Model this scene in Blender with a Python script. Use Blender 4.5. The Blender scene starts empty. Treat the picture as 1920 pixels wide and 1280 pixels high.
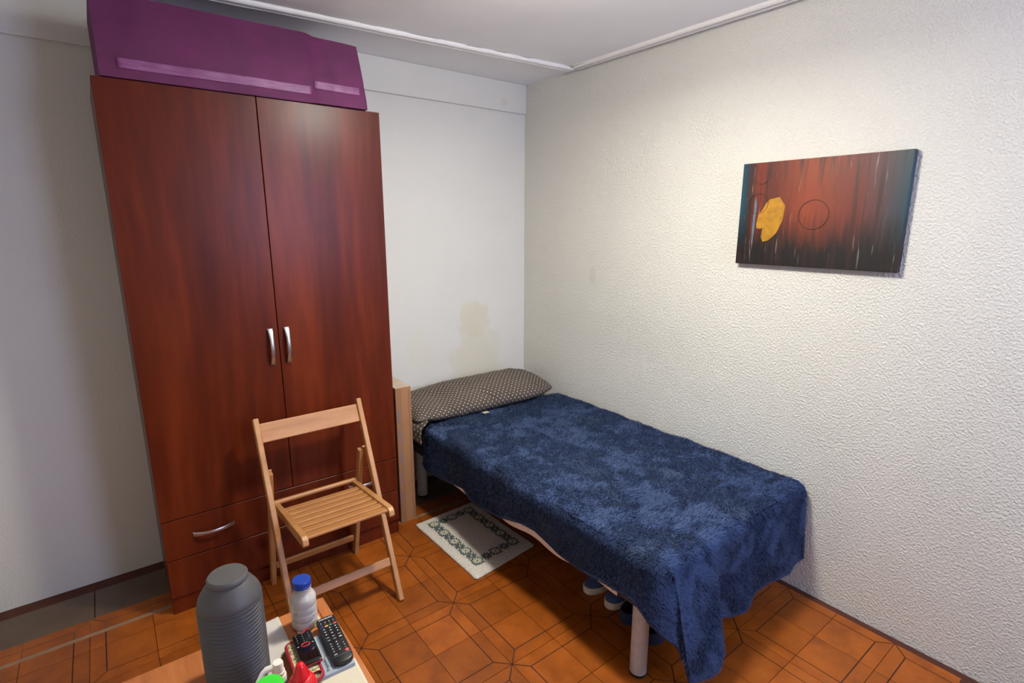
import bpy, bmesh, math, random
import numpy as np
from mathutils import Vector, Matrix, noise as mnoise
random.seed(7); rng = np.random.default_rng(7)
scene = bpy.context.scene
col = scene.collection
R = math.radians

# ------------------------------------------------------------------ camera
cam_d = bpy.data.cameras.new('camera'); cam = bpy.data.objects.new('camera', cam_d); col.objects.link(cam)
cam_d.sensor_fit = 'HORIZONTAL'; cam_d.sensor_width = 36.0; cam_d.lens = 1001.13 / 1920 * 36.0
cam_d.clip_start = 0.02
cam.location = (-2.2118, -2.7497, 1.5353)
cam.rotation_euler = (R(90 - 12.46), 0.0, R(-37.52))
scene.camera = cam

# ------------------------------------------------------------------ world, daylight, exposure
FRONT_Y = -4.1; LEFT_X = -2.95
WIN = (-0.98, -0.12, 1.10, 2.22)            # window opening in the wall behind the camera: x0, x1, z0, z1
world = bpy.data.worlds.new('world'); scene.world = world; world.use_nodes = True
bg = world.node_tree.nodes['Background']
bg.inputs[0].default_value = (0.50, 0.59, 1.0, 1); bg.inputs[1].default_value = 22.5
pl = bpy.data.lights.new('window_portal', 'AREA'); pl.shape = 'RECTANGLE'
pl.size = WIN[1] - WIN[0]; pl.size_y = WIN[3] - WIN[2]; pl.cycles.is_portal = True
po = bpy.data.objects.new('window_portal', pl); col.objects.link(po)
po.location = ((WIN[0] + WIN[1]) / 2, FRONT_Y - 0.10, (WIN[2] + WIN[3]) / 2); po.rotation_euler = (R(90), 0, 0)
scene.view_settings.view_transform = 'Standard'; scene.view_settings.look = 'None'
scene.view_settings.gamma = 1.0; scene.view_settings.use_curve_mapping = False
scene.view_settings.exposure = 0.0
LAMP_W = 19.5

# ------------------------------------------------------------------ helpers
def srgb(r, g, b):
    f = lambda c: (c / 255 / 12.92) if c / 255 <= 0.04045 else ((c / 255 + 0.055) / 1.055) ** 2.4
    return (f(r), f(g), f(b), 1.0)

class NT:
    def __init__(s, m):
        m.use_nodes = True; s.t = m.node_tree; s.n = s.t.nodes; s.l = s.t.links
        s.bsdf = s.n['Principled BSDF']
    def add(s, typ, **kw):
        n = s.n.new(typ)
        for k, v in kw.items():
            if k.startswith('i_'):
                n.inputs[k[2:].replace('_', ' ')].default_value = v
            else: setattr(n, k, v)
        return n
    def link(s, a, b): s.l.new(a, b)
    def coords(s, kind='Object', scale=(1, 1, 1), rot=(0, 0, 0), loc=(0, 0, 0)):
        tc = s.n.new('ShaderNodeTexCoord'); mp = s.n.new('ShaderNodeMapping')
        mp.inputs['Scale'].default_value = scale; mp.inputs['Rotation'].default_value = rot; mp.inputs['Location'].default_value = loc
        s.link(tc.outputs[kind], mp.inputs['Vector']); return mp.outputs['Vector']
    def noise(s, vec, scale, detail=3, rough=0.5, dist=0.0):
        n = s.n.new('ShaderNodeTexNoise'); n.inputs['Scale'].default_value = scale; n.inputs['Detail'].default_value = detail
        n.inputs['Roughness'].default_value = rough; n.inputs['Distortion'].default_value = dist
        if vec is not None: s.link(vec, n.inputs['Vector'])
        return n.outputs['Fac']
    def ramp(s, fac, stops):
        n = s.n.new('ShaderNodeValToRGB'); e = n.color_ramp.elements
        while len(e) < len(stops): e.new(0.5)
        for el, (p, c) in zip(e, stops): el.position = p; el.color = c if len(c) == 4 else (*c, 1)
        s.link(fac, n.inputs[0]); return n.outputs[0]
    def mix(s, fac, a, b, mode='MIX'):
        n = s.n.new('ShaderNodeMix'); n.data_type = 'RGBA'; n.blend_type = mode
        for sock, v in ((n.inputs[0], fac), (n.inputs[6], a), (n.inputs[7], b)):
            if isinstance(v, bpy.types.NodeSocket): s.link(v, sock)
            else: sock.default_value = v
        return n.outputs[2]
    def math(s, op, a, b=None, c=None, clamp=False):
        n = s.n.new('ShaderNodeMath'); n.operation = op; n.use_clamp = clamp
        for k, v in enumerate((a, b, c)):
            if v is None: continue
            if isinstance(v, bpy.types.NodeSocket): s.link(v, n.inputs[k])
            else: n.inputs[k].default_value = v
        return n.outputs[0]
    def bump(s, h, strength, dist, normal=None):
        n = s.n.new('ShaderNodeBump'); n.inputs['Strength'].default_value = strength; n.inputs['Distance'].default_value = dist
        s.link(h, n.inputs['Height'])
        if normal is not None: s.link(normal, n.inputs['Normal'])
        return n.outputs[0]
    def base(s, v):
        if isinstance(v, bpy.types.NodeSocket): s.link(v, s.bsdf.inputs['Base Color'])
        else: s.bsdf.inputs['Base Color'].default_value = v
    def nrm(s, v): s.link(v, s.bsdf.inputs['Normal'])

def mat(name, color, rough=0.5, metal=0.0, var=0.0, vscale=20, bump=0.0, bscale=200, bdist=0.001, spec=0.5, coat=0.0, stretch=(1, 1, 1)):
    m = bpy.data.materials.new(name); t = NT(m); b = t.bsdf
    c = color if len(color) == 4 else (*color, 1)
    b.inputs['Roughness'].default_value = rough; b.inputs['Metallic'].default_value = metal
    b.inputs['Specular IOR Level'].default_value = spec; b.inputs['Coat Weight'].default_value = coat
    t.base(c)
    if var or bump: v = t.coords('Object', stretch)
    if var:
        f = t.noise(v, vscale, 4, 0.6)
        d = tuple(x * (1 - var) for x in c[:3]) + (1,); u = tuple(min(1, x * (1 + var)) for x in c[:3]) + (1,)
        t.base(t.ramp(f, [(0.3, d), (0.7, u)]))
    if bump: t.nrm(t.bump(t.noise(v, bscale, 3), bump, bdist))
    return m

def tag(o, label=None, cat=None, group=None, kind=None):
    if label: o['label'] = label
    if cat: o['category'] = cat
    if group: o['group'] = group
    if kind: o['kind'] = kind
    return o
def empty(name, loc=(0, 0, 0), rz=0.0, label=None, cat=None, group=None):
    o = bpy.data.objects.new(name, None); col.objects.link(o); o.location = loc; o.rotation_euler = (0, 0, rz)
    o.empty_display_size = 0.05
    return tag(o, label, cat, group)
def link(name, me, m=None, parent=None, loc=None, smooth=None):
    o = bpy.data.objects.new(name, me); col.objects.link(o)
    if m is not None and not me.materials:
        for k in (m if isinstance(m, (list, tuple)) else [m]): me.materials.append(k)
    if parent is not None: o.parent = parent
    if loc is not None: o.location = loc
    if smooth: me.shade_smooth()
    return o
def struct(name, me, m, parent=None):
    o = link(name, me, m, parent)
    if parent is None: o['kind'] = 'structure'
    return o

class MB:
    """collects shapes into one mesh"""
    def __init__(s): s.bm = bmesh.new()
    def _xf(s, vs, M):
        if M is not None: bmesh.ops.transform(s.bm, matrix=M, verts=vs)
    def box(s, x0, x1, y0, y1, z0, z1, bev=0.0, seg=1, M=None, mi=0):
        bm2 = bmesh.new(); bmesh.ops.create_cube(bm2, size=1)
        for v in bm2.verts:
            v.co = Vector(((x0 + x1) / 2 + v.co.x * (x1 - x0), (y0 + y1) / 2 + v.co.y * (y1 - y0), (z0 + z1) / 2 + v.co.z * (z1 - z0)))
        if bev: bmesh.ops.bevel(bm2, geom=bm2.edges[:], offset=bev, segments=seg, affect='EDGES', profile=0.5)
        return s._merge(bm2, M, mi)
    def _merge(s, bm2, M=None, mi=0):
        if M is not None: bmesh.ops.transform(bm2, matrix=M, verts=bm2.verts[:])
        for f in bm2.faces: f.material_index = mi
        me = bpy.data.meshes.new('tmp'); bm2.to_mesh(me); bm2.free(); s.bm.from_mesh(me); bpy.data.meshes.remove(me); return s
    def beam(s, p, q, w, t, side=(1, 0, 0), bev=0.003, seg=2):
        """rectangular bar from p to q; w = size along side axis, t = the other"""
        p = Vector(p); q = Vector(q); d = q - p; L = d.length; d.normalize()
        a = Vector(side); a = (a - d * a.dot(d)).normalized(); b = d.cross(a)
        M = Matrix((( a.x, b.x, d.x, p.x), (a.y, b.y, d.y, p.y), (a.z, b.z, d.z, p.z), (0, 0, 0, 1)))
        return s.box(-w / 2, w / 2, -t / 2, t / 2, 0, L, bev, seg, M)
    def lathe(s, prof, n=32, M=None, cap=True, mi=0):
        bm2 = bmesh.new(); rings = []
        for r, z in prof:
            if r < 1e-6: rings.append([bm2.verts.new((0, 0, z))])
            else: rings.append([bm2.verts.new((r * math.cos(2 * math.pi * k / n), r * math.sin(2 * math.pi * k / n), z)) for k in range(n)])
        for A, B in zip(rings, rings[1:]):
            for k in range(n):
                a0, a1 = A[k % len(A)], A[(k + 1) % len(A)]; b0, b1 = B[k % len(B)], B[(k + 1) % len(B)]
                vs = [v for i, v in enumerate((a0, a1, b1, b0)) if v not in (a0, a1, b1, b0)[:i]]
                if len(vs) >= 3: bm2.faces.new(vs)
        if cap:
            for ring, rev in ((rings[0], True), (rings[-1], False)):
                if len(ring) > 2: bm2.faces.new(ring[::-1] if rev else ring)
        return s._merge(bm2, M, mi)
    def prism(s, pts, z0, z1, bev=0.0, M=None, mi=0, seg=1):
        bm2 = bmesh.new(); n = len(pts)
        a = [bm2.verts.new((x, y, z0)) for x, y in pts]; b = [bm2.verts.new((x, y, z1)) for x, y in pts]
        bm2.faces.new(a[::-1]); bm2.faces.new(b)
        for k in range(n): bm2.faces.new((a[k], a[(k + 1) % n], b[(k + 1) % n], b[k]))
        bmesh.ops.recalc_face_normals(bm2, faces=bm2.faces[:])
        if bev: bmesh.ops.bevel(bm2, geom=bm2.edges[:], offset=bev, segments=seg, affect='EDGES', profile=0.5)
        return s._merge(bm2, M, mi)
    def tube(s, pts, r, n=10, cap=True, mi=0):
        pts = [Vector(p) for p in pts]; bm2 = bmesh.new(); rings = []; up = None
        for i, p in enumerate(pts):
            d = (pts[min(i + 1, len(pts) - 1)] - pts[max(i - 1, 0)]).normalized()
            if up is None: up = d.orthogonal().normalized()
            up = (up - d * up.dot(d)).normalized(); v = d.cross(up)
            rr = r[i] if isinstance(r, (list, tuple)) else r
            rings.append([bm2.verts.new(p + rr * (math.cos(2 * math.pi * k / n) * up + math.sin(2 * math.pi * k / n) * v)) for k in range(n)])
        for A, B in zip(rings, rings[1:]):
            for k in range(n): bm2.faces.new((A[k], A[(k + 1) % n], B[(k + 1) % n], B[k]))
        if cap: bm2.faces.new(rings[0][::-1]); bm2.faces.new(rings[-1])
        return s._merge(bm2, None, mi)
    def mesh(s, name, smooth=None):
        bmesh.ops.recalc_face_normals(s.bm, faces=s.bm.faces[:])
        me = bpy.data.meshes.new(name); s.bm.to_mesh(me); s.bm.free()
        if smooth is not None:
            me.shade_smooth() if smooth == 180 else me.shade_auto_smooth(R(smooth)) if hasattr(me, 'shade_auto_smooth') else smooth_by_angle(me, smooth)
        return me
    def build(s, name, m, parent=None, loc=None, smooth=None): return link(name, s.mesh(name, smooth), m, parent, loc)

def smooth_by_angle(me, deg):
    me.shade_smooth(); bm = bmesh.new(); bm.from_mesh(me)
    for e in bm.edges:
        if len(e.link_faces) == 2 and e.calc_face_angle(0) > R(deg): e.smooth = False
    bm.to_mesh(me); bm.free()

def rrect(w, h, r, n=5, cx=0, cy=0):
    pts = []
    for sx, sy, a0 in ((1, 1, 0), (-1, 1, 90), (-1, -1, 180), (1, -1, 270)):
        for k in range(n + 1):
            a = R(a0 + 90 * k / n); pts.append((cx + sx * (w / 2 - r) + r * math.cos(a), cy + sy * (h / 2 - r) + r * math.sin(a)))
    return pts
def grid_mesh(name, P, thickness=0.0, uv=None, closed_u=False):
    """P: (n, m, 3) array -> quad grid mesh"""
    n, m = P.shape[:2]; V = P.reshape(-1, 3)
    idx = np.arange(n * m).reshape(n, m)
    if closed_u: i0 = idx; i1 = np.roll(idx, -1, 0)
    else: i0 = idx[:-1]; i1 = idx[1:]
    F = np.stack([i0[:, :-1], i1[:, :-1], i1[:, 1:], i0[:, 1:]], -1).reshape(-1, 4)
    me = bpy.data.meshes.new(name); me.from_pydata(V.tolist(), [], F.tolist())
    if uv is not None:
        L = me.uv_layers.new(name='UVMap'); vi = np.empty(len(me.loops), np.int32); me.loops.foreach_get('vertex_index', vi)
        L.data.foreach_set('uv', uv.reshape(-1, 2)[vi].astype(np.float32).ravel())
    me.shade_smooth(); return me
def text_mesh(body, size, extrude=0.0002):
    cu = bpy.data.curves.new('txt', 'FONT'); cu.body = body; cu.size = size; cu.extrude = extrude; cu.align_x = 'CENTER'; cu.align_y = 'CENTER'; cu.resolution_u = 2
    o = bpy.data.objects.new('txt', cu); col.objects.link(o)
    dg = bpy.context.evaluated_depsgraph_get(); dg.update()
    me = bpy.data.meshes.new_from_object(o.evaluated_get(dg)); bpy.data.objects.remove(o); bpy.data.curves.remove(cu)
    return me
def fbm(x, y, z=0.0, o=3):
    return mnoise.fractal(Vector((x, y, z)), 1.0, 2.0, o)

# ------------------------------------------------------------------ materials
def wall_material(name, color, bstr, stains):
    m = bpy.data.materials.new(name); t = NT(m); t.bsdf.inputs['Roughness'].default_value = 0.62; t.bsdf.inputs['Specular IOR Level'].default_value = 0.35
    v = t.coords('Object')
    c = t.ramp(t.noise(v, 2.2, 4, 0.55), [(0.3, tuple(x * 0.95 for x in color[:3])), (0.7, color[:3])])
    for (ctr, size, colr, amt, nsc) in stains:
        mp = t.n.new('ShaderNodeMapping'); mp.vector_type = 'TEXTURE'
        t.link(v, mp.inputs['Vector']); mp.inputs['Location'].default_value = ctr; mp.inputs['Scale'].default_value = size
        ln = t.add('ShaderNodeVectorMath', operation='LENGTH'); t.link(mp.outputs[0], ln.inputs[0])
        d = t.math('ADD', ln.outputs['Value'], t.math('MULTIPLY', t.math('SUBTRACT', t.noise(v, nsc, 5, 0.6), 0.5), 1.5))
        fac = t.ramp(d, [(0.45, (amt, amt, amt)), (0.72, (amt * 0.8,) * 3), (1.0, (0, 0, 0))])
        c = t.mix(fac, c, (*colr[:3], 1))
    t.base(c)
    n1 = t.noise(v, 120, 2, 0.5, 0.3); n2 = t.noise(v, 60, 2, 0.5)
    h = t.math('ADD', t.ramp(n1, [(0.42, (0, 0, 0)), (0.66, (1, 1, 1))]), t.math('MULTIPLY', n2, 0.4))
    t.nrm(t.bump(h, bstr, 0.004)); return m
WHITE = srgb(224, 221, 211)
M_wall_back = wall_material('plaster_back', srgb(218, 215, 205), 0.16, [
    ((-0.40, 0, 0.95), (0.13, 9, 0.13), srgb(206, 194, 158), 0.5, 11),
    ((-0.38, 0, 0.70), (0.22, 9, 0.21), srgb(208, 198, 164), 0.45, 9),
    ((-0.78, 0, 0.80), (0.10, 9, 0.14), srgb(212, 206, 160), 0.18, 9),
    ((-0.17, 0, 2.24), (0.03, 9, 0.03), srgb(196, 184, 150), 0.3, 60)])
M_wall_right = wall_material('plaster_gotele', WHITE, 0.55, [
    ((0, -0.62, 1.25), (9, 0.03, 0.06), srgb(190, 182, 168), 0.25, 25),
    ((0, -0.75, 0.95), (9, 0.75, 0.14), srgb(208, 205, 198), 0.25, 5)])
M_wall_plain = wall_material('plaster_plain', WHITE, 0.3, [])
M_ceiling = mat('ceiling_paint', srgb(243, 242, 242), 0.7, var=0.03, vscale=3, bump=0.05, bscale=30)
M_trim = mat('moulding_paint', srgb(240, 236, 230), 0.45, var=0.03, vscale=12, bump=0.1, bscale=60)
M_grout = mat('grout', srgb(78, 36, 18), 0.8, var=0.2)

def tile_material():
    m = bpy.data.materials.new('terracotta'); t = NT(m); v = t.coords('Object')
    oi = t.add('ShaderNodeObjectInfo')
    ad = t.add('ShaderNodeVectorMath', operation='ADD'); t.link(v, ad.inputs[0])
    cmb = t.add('ShaderNodeCombineXYZ'); t.link(t.math('MULTIPLY', oi.outputs['Random'], 40), cmb.inputs[0]); t.link(cmb.outputs[0], ad.inputs[1])
    f = t.noise(ad.outputs[0], 9, 5, 0.65)
    c = t.ramp(f, [(0.3, srgb(140, 70, 18)), (0.55, srgb(170, 88, 22)), (0.75, srgb(184, 99, 30))])
    tint = t.ramp(oi.outputs['Random'], [(0, (0.66, 0.65, 0.60)), (1, (0.90, 0.90, 0.87))])
    t.base(t.mix(1.0, c, tint, 'MULTIPLY'))
    t.bsdf.inputs['Specular IOR Level'].default_value = 0.4
    t.link(t.math('ADD', t.math('MULTIPLY', f, 0.25), 0.26), t.bsdf.inputs['Roughness'])
    t.nrm(t.bump(t.noise(ad.outputs[0], 40, 3), 0.12, 0.002)); return m
M_tile = tile_material()
M_groove = mat('tile_groove', srgb(62, 24, 10), 0.75, var=0.2)
M_alcove = mat('alcove_tile', srgb(92, 74, 58), 0.4, var=0.18, vscale=7)

def wood_material(name, dark, mid, light, rough, axis_scale, coat=0.0, gscale=6.0, spec=0.5):
    m = bpy.data.materials.new(name); t = NT(m); v = t.coords('Object', axis_scale)
    f1 = t.noise(v, gscale, 5, 0.6, 0.4); f2 = t.noise(v, gscale * 5, 3, 0.5)
    f = t.math('ADD', t.math('MULTIPLY', f1, 0.75), t.math('MULTIPLY', f2, 0.25))
    t.base(t.ramp(f, [(0.32, dark), (0.5, mid), (0.68, light)]))
    t.bsdf.inputs['Roughness'].default_value = rough; t.bsdf.inputs['Coat Weight'].default_value = coat; t.bsdf.inputs['Coat Roughness'].default_value = 0.3
    t.bsdf.inputs['Specular IOR Level'].default_value = spec
    t.nrm(t.bump(f2, 0.05, 0.001)); return m
M_cherry = wood_material('cherry_veneer', srgb(64, 22, 9), srgb(86, 31, 12), srgb(110, 44, 18), 0.31, (1, 1, 0.10), spec=0.18)
M_cherry_edge = mat('cherry_edge', srgb(70, 24, 14), 0.5)
M_beech = wood_material('beech', srgb(160, 108, 60), srgb(180, 128, 76), srgb(194, 145, 92), 0.42, (0.25, 1, 0.35), 0.1, 9)
M_beech_slat = wood_material('beech_slat', srgb(156, 102, 52), srgb(177, 121, 66), srgb(192, 139, 85), 0.4, (0.12, 1, 1), 0.1, 14)
M_table = wood_material('table_wood', srgb(150, 84, 42), srgb(180, 108, 58), srgb(200, 128, 74), 0.42, (1, 0.14, 1), 0.1, 16)
M_steel = mat('brushed_steel', srgb(200, 198, 196), 0.32, 1.0, bump=0.03, bscale=400)
M_leg = mat('grey_leg_paint', srgb(196, 202, 208), 0.5, 0.0, var=0.10, vscale=30, bump=0.05, bscale=60)
M_black = mat('black_rubber', srgb(20, 20, 21), 0.6)
M_card = mat('cardboard', srgb(150, 106, 72), 0.85, var=0.10, vscale=9, stretch=(6, 6, 0.6))
M_card_top = mat('cardboard_top', srgb(190, 170, 150), 0.8, var=0.08, vscale=14)
M_tape = mat('packing_tape', srgb(164, 120, 84), 0.22, var=0.05)
M_print = mat('blue_print', srgb(110, 112, 140), 0.7)
M_paper = mat('paper', srgb(204, 194, 168), 0.85, bump=0.15, bscale=120)
M_tissue = mat('tissue', srgb(196, 188, 178), 0.9, bump=0.5, bscale=90, bdist=0.002)

# ================================================================== STRUCTURE
H = 2.3565
NOX, NOY, TS = -1.2298, -0.6746, 0.3983 / 2            # a pattern node and the tile pitch
ALC = -0.385                                            # where the alcove floor begins
fl = struct('floor', MB().box(LEFT_X, 0.0, FRONT_Y, 0.0, -0.10, -0.004).mesh('floor'), M_grout)
def tile_mesh(qx, qy):
    """square tile with a mitred L-shaped border towards the corner (qx, qy); grooves cut between the raised fields"""
    e = 0.0009; g = 0.0021; b = 0.048; T = TS
    mb = MB(); mb.box(e, T - e, e, T - e, -0.0035, -0.0016, mi=1)
    k = g * 0.7
    A = [(b + g, b + g), (T - e, b + g), (T - e, T - e), (b + g, T - e)]
    B = [(e + 2 * k, e), (T - e, e), (T - e, b - g), (b + g * 0.4, b - g)]
    C = [(e, e + 2 * k), (b - g, b + g * 0.4), (b - g, T - e), (e, T - e)]
    for poly in (A, B, C): mb.prism(poly, -0.0016, 0.0, 0.0)
    for v in mb.bm.verts:
        v.co.x = (v.co.x if qx < 0 else T - v.co.x) - T / 2; v.co.y = (v.co.y if qy < 0 else T - v.co.y) - T / 2
    me = mb.mesh('tile'); me.materials.append(M_tile); me.materials.append(M_groove); return me
TM = {(a, b): tile_mesh(a, b) for a in (-1, 1) for b in (-1, 1)}
for i in range(-9, 7):
    for j in range(-9, 2):
        cx = NOX + (i + 0.5) * TS; cy = NOY + (j + 0.5) * TS
        if cx + TS / 2 > 0.12 or cx < -2.75 or cy < -2.55 or cy - TS / 2 > ALC - 0.06: continue
        if cx - TS / 2 > -0.02: continue
        link('tile', TM[(-1 if i % 2 == 0 else 1, -1 if j % 2 == 0 else 1)], None, fl, (cx, cy, 0))
am = MB().box(-0.148, 0.148, -0.148, 0.148, -0.0035, -0.0008, 0.001).mesh('alcove_tile'); am.materials.append(M_alcove)
for i in range(10):
    link('alcove_tile', am, None, fl, (-0.16 - i * 0.3, ALC + 0.165, 0))
MB().box(-2.9, -0.01, ALC - 0.006, ALC + 0.012, -0.0035, 0.0006, 0.0005).build('threshold_strip', mat('threshold', srgb(140, 112, 88), 0.6, var=0.15), fl)

wb = struct('wall_back', MB().box(LEFT_X, 0.12, 0.0, 0.12, -0.1, H + 0.02).mesh('wall_back'), M_wall_back)
MB().box(LEFT_X, -0.0005, -0.016, 0.001, 2.1903, H, 0.004, 2).build('lintel', M_wall_back, wb)
struct('wall_right', MB().box(0.0, 0.12, FRONT_Y, 0.0, -0.1, H + 0.02).mesh('wall_right'), M_wall_right)
struct('wall_left', MB().box(LEFT_X - 0.12, LEFT_X, FRONT_Y, 0.12, -0.1, H + 0.02).mesh('wall_left'), M_wall_plain)
wf = MB(); x0, x1, z0, z1 = WIN
wf.box(LEFT_X, x0, FRONT_Y - 0.2, FRONT_Y, -0.1, H + 0.02); wf.box(x1, 0.12, FRONT_Y - 0.2, FRONT_Y, -0.1, H + 0.02)
wf.box(x0, x1, FRONT_Y - 0.2, FRONT_Y, -0.1, z0); wf.box(x0, x1, FRONT_Y - 0.2, FRONT_Y, z1, H + 0.02)
struct('wall_front', wf.mesh('wall_front'), M_wall_plain)
wn = tag(empty('window_1', ((x0 + x1) / 2, FRONT_Y - 0.12, z0)), kind='structure')
w2 = (x1 - x0) / 2; hh = z1 - z0; fr = MB()
for a, b, c, d in ((-w2, w2, 0, 0.05), (-w2, w2, hh - 0.05, hh), (-w2, -w2 + 0.05, 0, hh), (w2 - 0.05, w2, 0, hh), (-0.03, 0.03, 0, hh)):
    fr.box(a, b, 0.02, 0.06, c, d, 0.004)
fr.build('window_frame', M_trim, wn)
gm = bpy.data.materials.new('pane_glass'); gt = NT(gm); tr = gt.add('ShaderNodeBsdfTransparent'); gl = gt.add('ShaderNodeBsdfGlossy', i_Roughness=0.02); mx = gt.add('ShaderNodeMixShader')
mx.inputs[0].default_value = 0.06; gt.link(tr.outputs[0], mx.inputs[1]); gt.link(gl.outputs[0], mx.inputs[2]); gt.link(mx.outputs[0], gt.n['Material Output'].inputs[0])
for sx in (-1, 1):
    MB().box(min(sx * 0.03, sx * (w2 - 0.05)), max(sx * 0.03, sx * (w2 - 0.05)), 0.036, 0.042, 0.05, hh - 0.05).build('pane', gm, wn)

struct('ceiling', MB().box(LEFT_X, 0.12, FRONT_Y, 0.12, H, H + 0.12).mesh('ceiling'), M_ceiling)
def moulding(L):
    """double-bead plaster strip along +x, hanging under z = 0"""
    prof = []
    for cx in (-0.0145, 0.0145):
        for k in range(9):
            a = math.pi * (1 - k / 8); prof.append((cx + 0.0110 * math.cos(a), -0.003 - 0.0135 * math.sin(a)))
    prof = [(-0.026, 0.0), (-0.026, -0.004)] + prof + [(0.026, -0.004), (0.026, 0.0)]
    n = 40; P = np.zeros((n, len(prof), 3))
    for i in range(n):
        x = L * i / (n - 1)
        for j, (y, z) in enumerate(prof):
            wob = 0.0012 * fbm(x * 9, j * 0.3, 3.1) if z < -0.003 else 0
            P[i, j] = (x, y + wob, z + wob)
    me = grid_mesh('moulding', P); bm = bmesh.new(); bm.from_mesh(me)
    bmesh.ops.holes_fill(bm, edges=[e for e in bm.edges if e.is_boundary]); bmesh.ops.recalc_face_normals(bm, faces=bm.faces[:]); bm.to_mesh(me); bm.free()
    smooth_by_angle(me, 50); return me
a0 = Vector((-0.045, -0.452)); a1 = Vector((-2.90, -0.262))
t1 = struct('trim_1', moulding((a1 - a0).length), M_trim); t1.location = (a0.x, a0.y, H); t1.rotation_euler = (0, 0, math.atan2(a1.y - a0.y, a1.x - a0.x))
t2 = struct('trim_2', moulding(3.58), M_trim); t2.location = (-0.05, -0.50, H); t2.rotation_euler = (0, 0, R(-90))

# ================================================================== CEILING LAMP (just above the frame)
def ceiling_lamp(loc):
    t = empty('ceiling_lamp', loc, label='white glass dome ceiling lamp over the middle of the room', cat='lamp')
    MB().lathe([(0.10, 0.0), (0.10, -0.02), (0.085, -0.028), (0.03, -0.03), (0.03, -0.06)], 40).build('base_ring', M_trim, t)
    em = mat('lamp_diffuser', (1, 0.95, 0.86), 0.5); eb = em.node_tree.nodes['Principled BSDF']
    eb.inputs['Emission Color'].default_value = (1, 0.985, 0.88, 1); eb.inputs['Emission Strength'].default_value = 58.0
    MB().lathe([(0.035, -0.056), (0.075, -0.066), (0.105, -0.09), (0.115, -0.12), (0.105, -0.15), (0.07, -0.175), (0.0, -0.185)], 40).build('diffuser', em, t, smooth=60)
    ld = bpy.data.lights.new('lamp_light', 'AREA'); ld.energy = LAMP_W * 1.38; ld.color = (1.0, 0.985, 0.88); ld.shape = 'DISK'; ld.size = 0.22
    lo = bpy.data.objects.new('lamp_light', ld); col.objects.link(lo); lo.parent = t; lo.location = (0, 0, -0.190)
    return t
ceiling_lamp((-1.10, -1.56, H))

# ================================================================== WARDROBE
WX, WY, WH = -1.173, -0.4601, 2.0; GX = -1.6642; WW = 2 * (WX - GX)
wd = empty('wardrobe', (GX, 0, 0), label='tall cherry-red two-door wardrobe with bow handles and drawers below', cat='wardrobe')
wl, wr = -WW / 2, WW / 2
c = MB()
c.box(wl, wl + 0.018, WY + 0.019, -0.03, 0.0, WH - 0.018); c.box(wr - 0.018, wr, WY + 0.019, -0.03, 0.0, WH - 0.018)
c.box(wl + 0.018, wr - 0.018, -0.04, -0.03, 0.06, WH - 0.018); c.box(wl + 0.018, wr - 0.018, WY + 0.025, -0.04, 0.06, 0.078)
c.box(wl + 0.018, wr - 0.018, WY + 0.025, -0.04, 0.405, 0.42)
c.build('carcass', M_cherry, wd)
MB().box(wl, wr, WY + 0.019, -0.03, WH - 0.018, WH, 0.001).build('top_panel', M_cherry, wd)
MB().box(wl, wr, WY + 0.010, WY + 0.024, 0.0, 0.072, 0.001).build('plinth', M_cherry, wd)
def bow_handle(parent, p0, p1, axis, bow=0.024, w=0.016):
    """bow pull from p0 to p1 on a vertical front facing -y; axis = the width direction"""
    p0 = Vector(p0); p1 = Vector(p1); ax = Vector(axis); n = 17; P = np.zeros((n, 8, 3)); out = Vector((0, -1, 0))
    for i in range(n):
        u = i / (n - 1); b = math.sin(math.pi * u) ** 0.7 * bow + 0.002
        ww = w * (1.25 - 0.5 * math.sin(math.pi * u)); th = 0.0032
        cpt = p0.lerp(p1, u) + out * b
        for j in range(8):
            a = 2 * math.pi * (j + 0.5) / 8
            q = cpt + ax * (ww / 2) * max(-1, min(1, 1.25 * math.cos(a))) + out * th * max(-1, min(1, 1.25 * math.sin(a)))
            P[i, j] = q
    me = grid_mesh('handle', np.concatenate([P, P[:, :1]], 1)); bm = bmesh.new(); bm.from_mesh(me)
    bmesh.ops.remove_doubles(bm, verts=bm.verts[:], dist=1e-6); bmesh.ops.holes_fill(bm, edges=[e for e in bm.edges if e.is_boundary])
    bmesh.ops.recalc_face_normals(bm, faces=bm.faces[:]); bm.to_mesh(me); bm.free(); smooth_by_angle(me, 50)
    return tag(link('handle', me, M_steel, parent), 'brushed steel bow handle')
DZ1, DZ2 = 0.407, 0.237
for sx in (-1, 1):
    a, b = (wl, -0.0016) if sx < 0 else (0.0016, wr)
    d = MB().box(a, b, WY, WY + 0.018, DZ1 + 0.002, WH - 0.001, 0.0012).build('door', M_cherry, wd)
    bow_handle(d, (sx * 0.032, WY, 0.965), (sx * 0.032 , WY, 1.118), (1, 0, 0))
for z0_, z1_, has in ((DZ2 + 0.002, DZ1 - 0.002, True), (0.076, DZ2 - 0.002, True)):
    d = MB().box(wl, wr, WY, WY + 0.018, z0_, z1_, 0.0012).build('drawer', M_cherry, wd)
    if has and z0_ > 0.2:
        for hx in (-1.348 - GX, -(-1.348 - GX)):
            bow_handle(d, (hx - 0.075, WY, 0.327), (hx + 0.075, WY, 0.327), (0, 0, 1))

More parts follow.
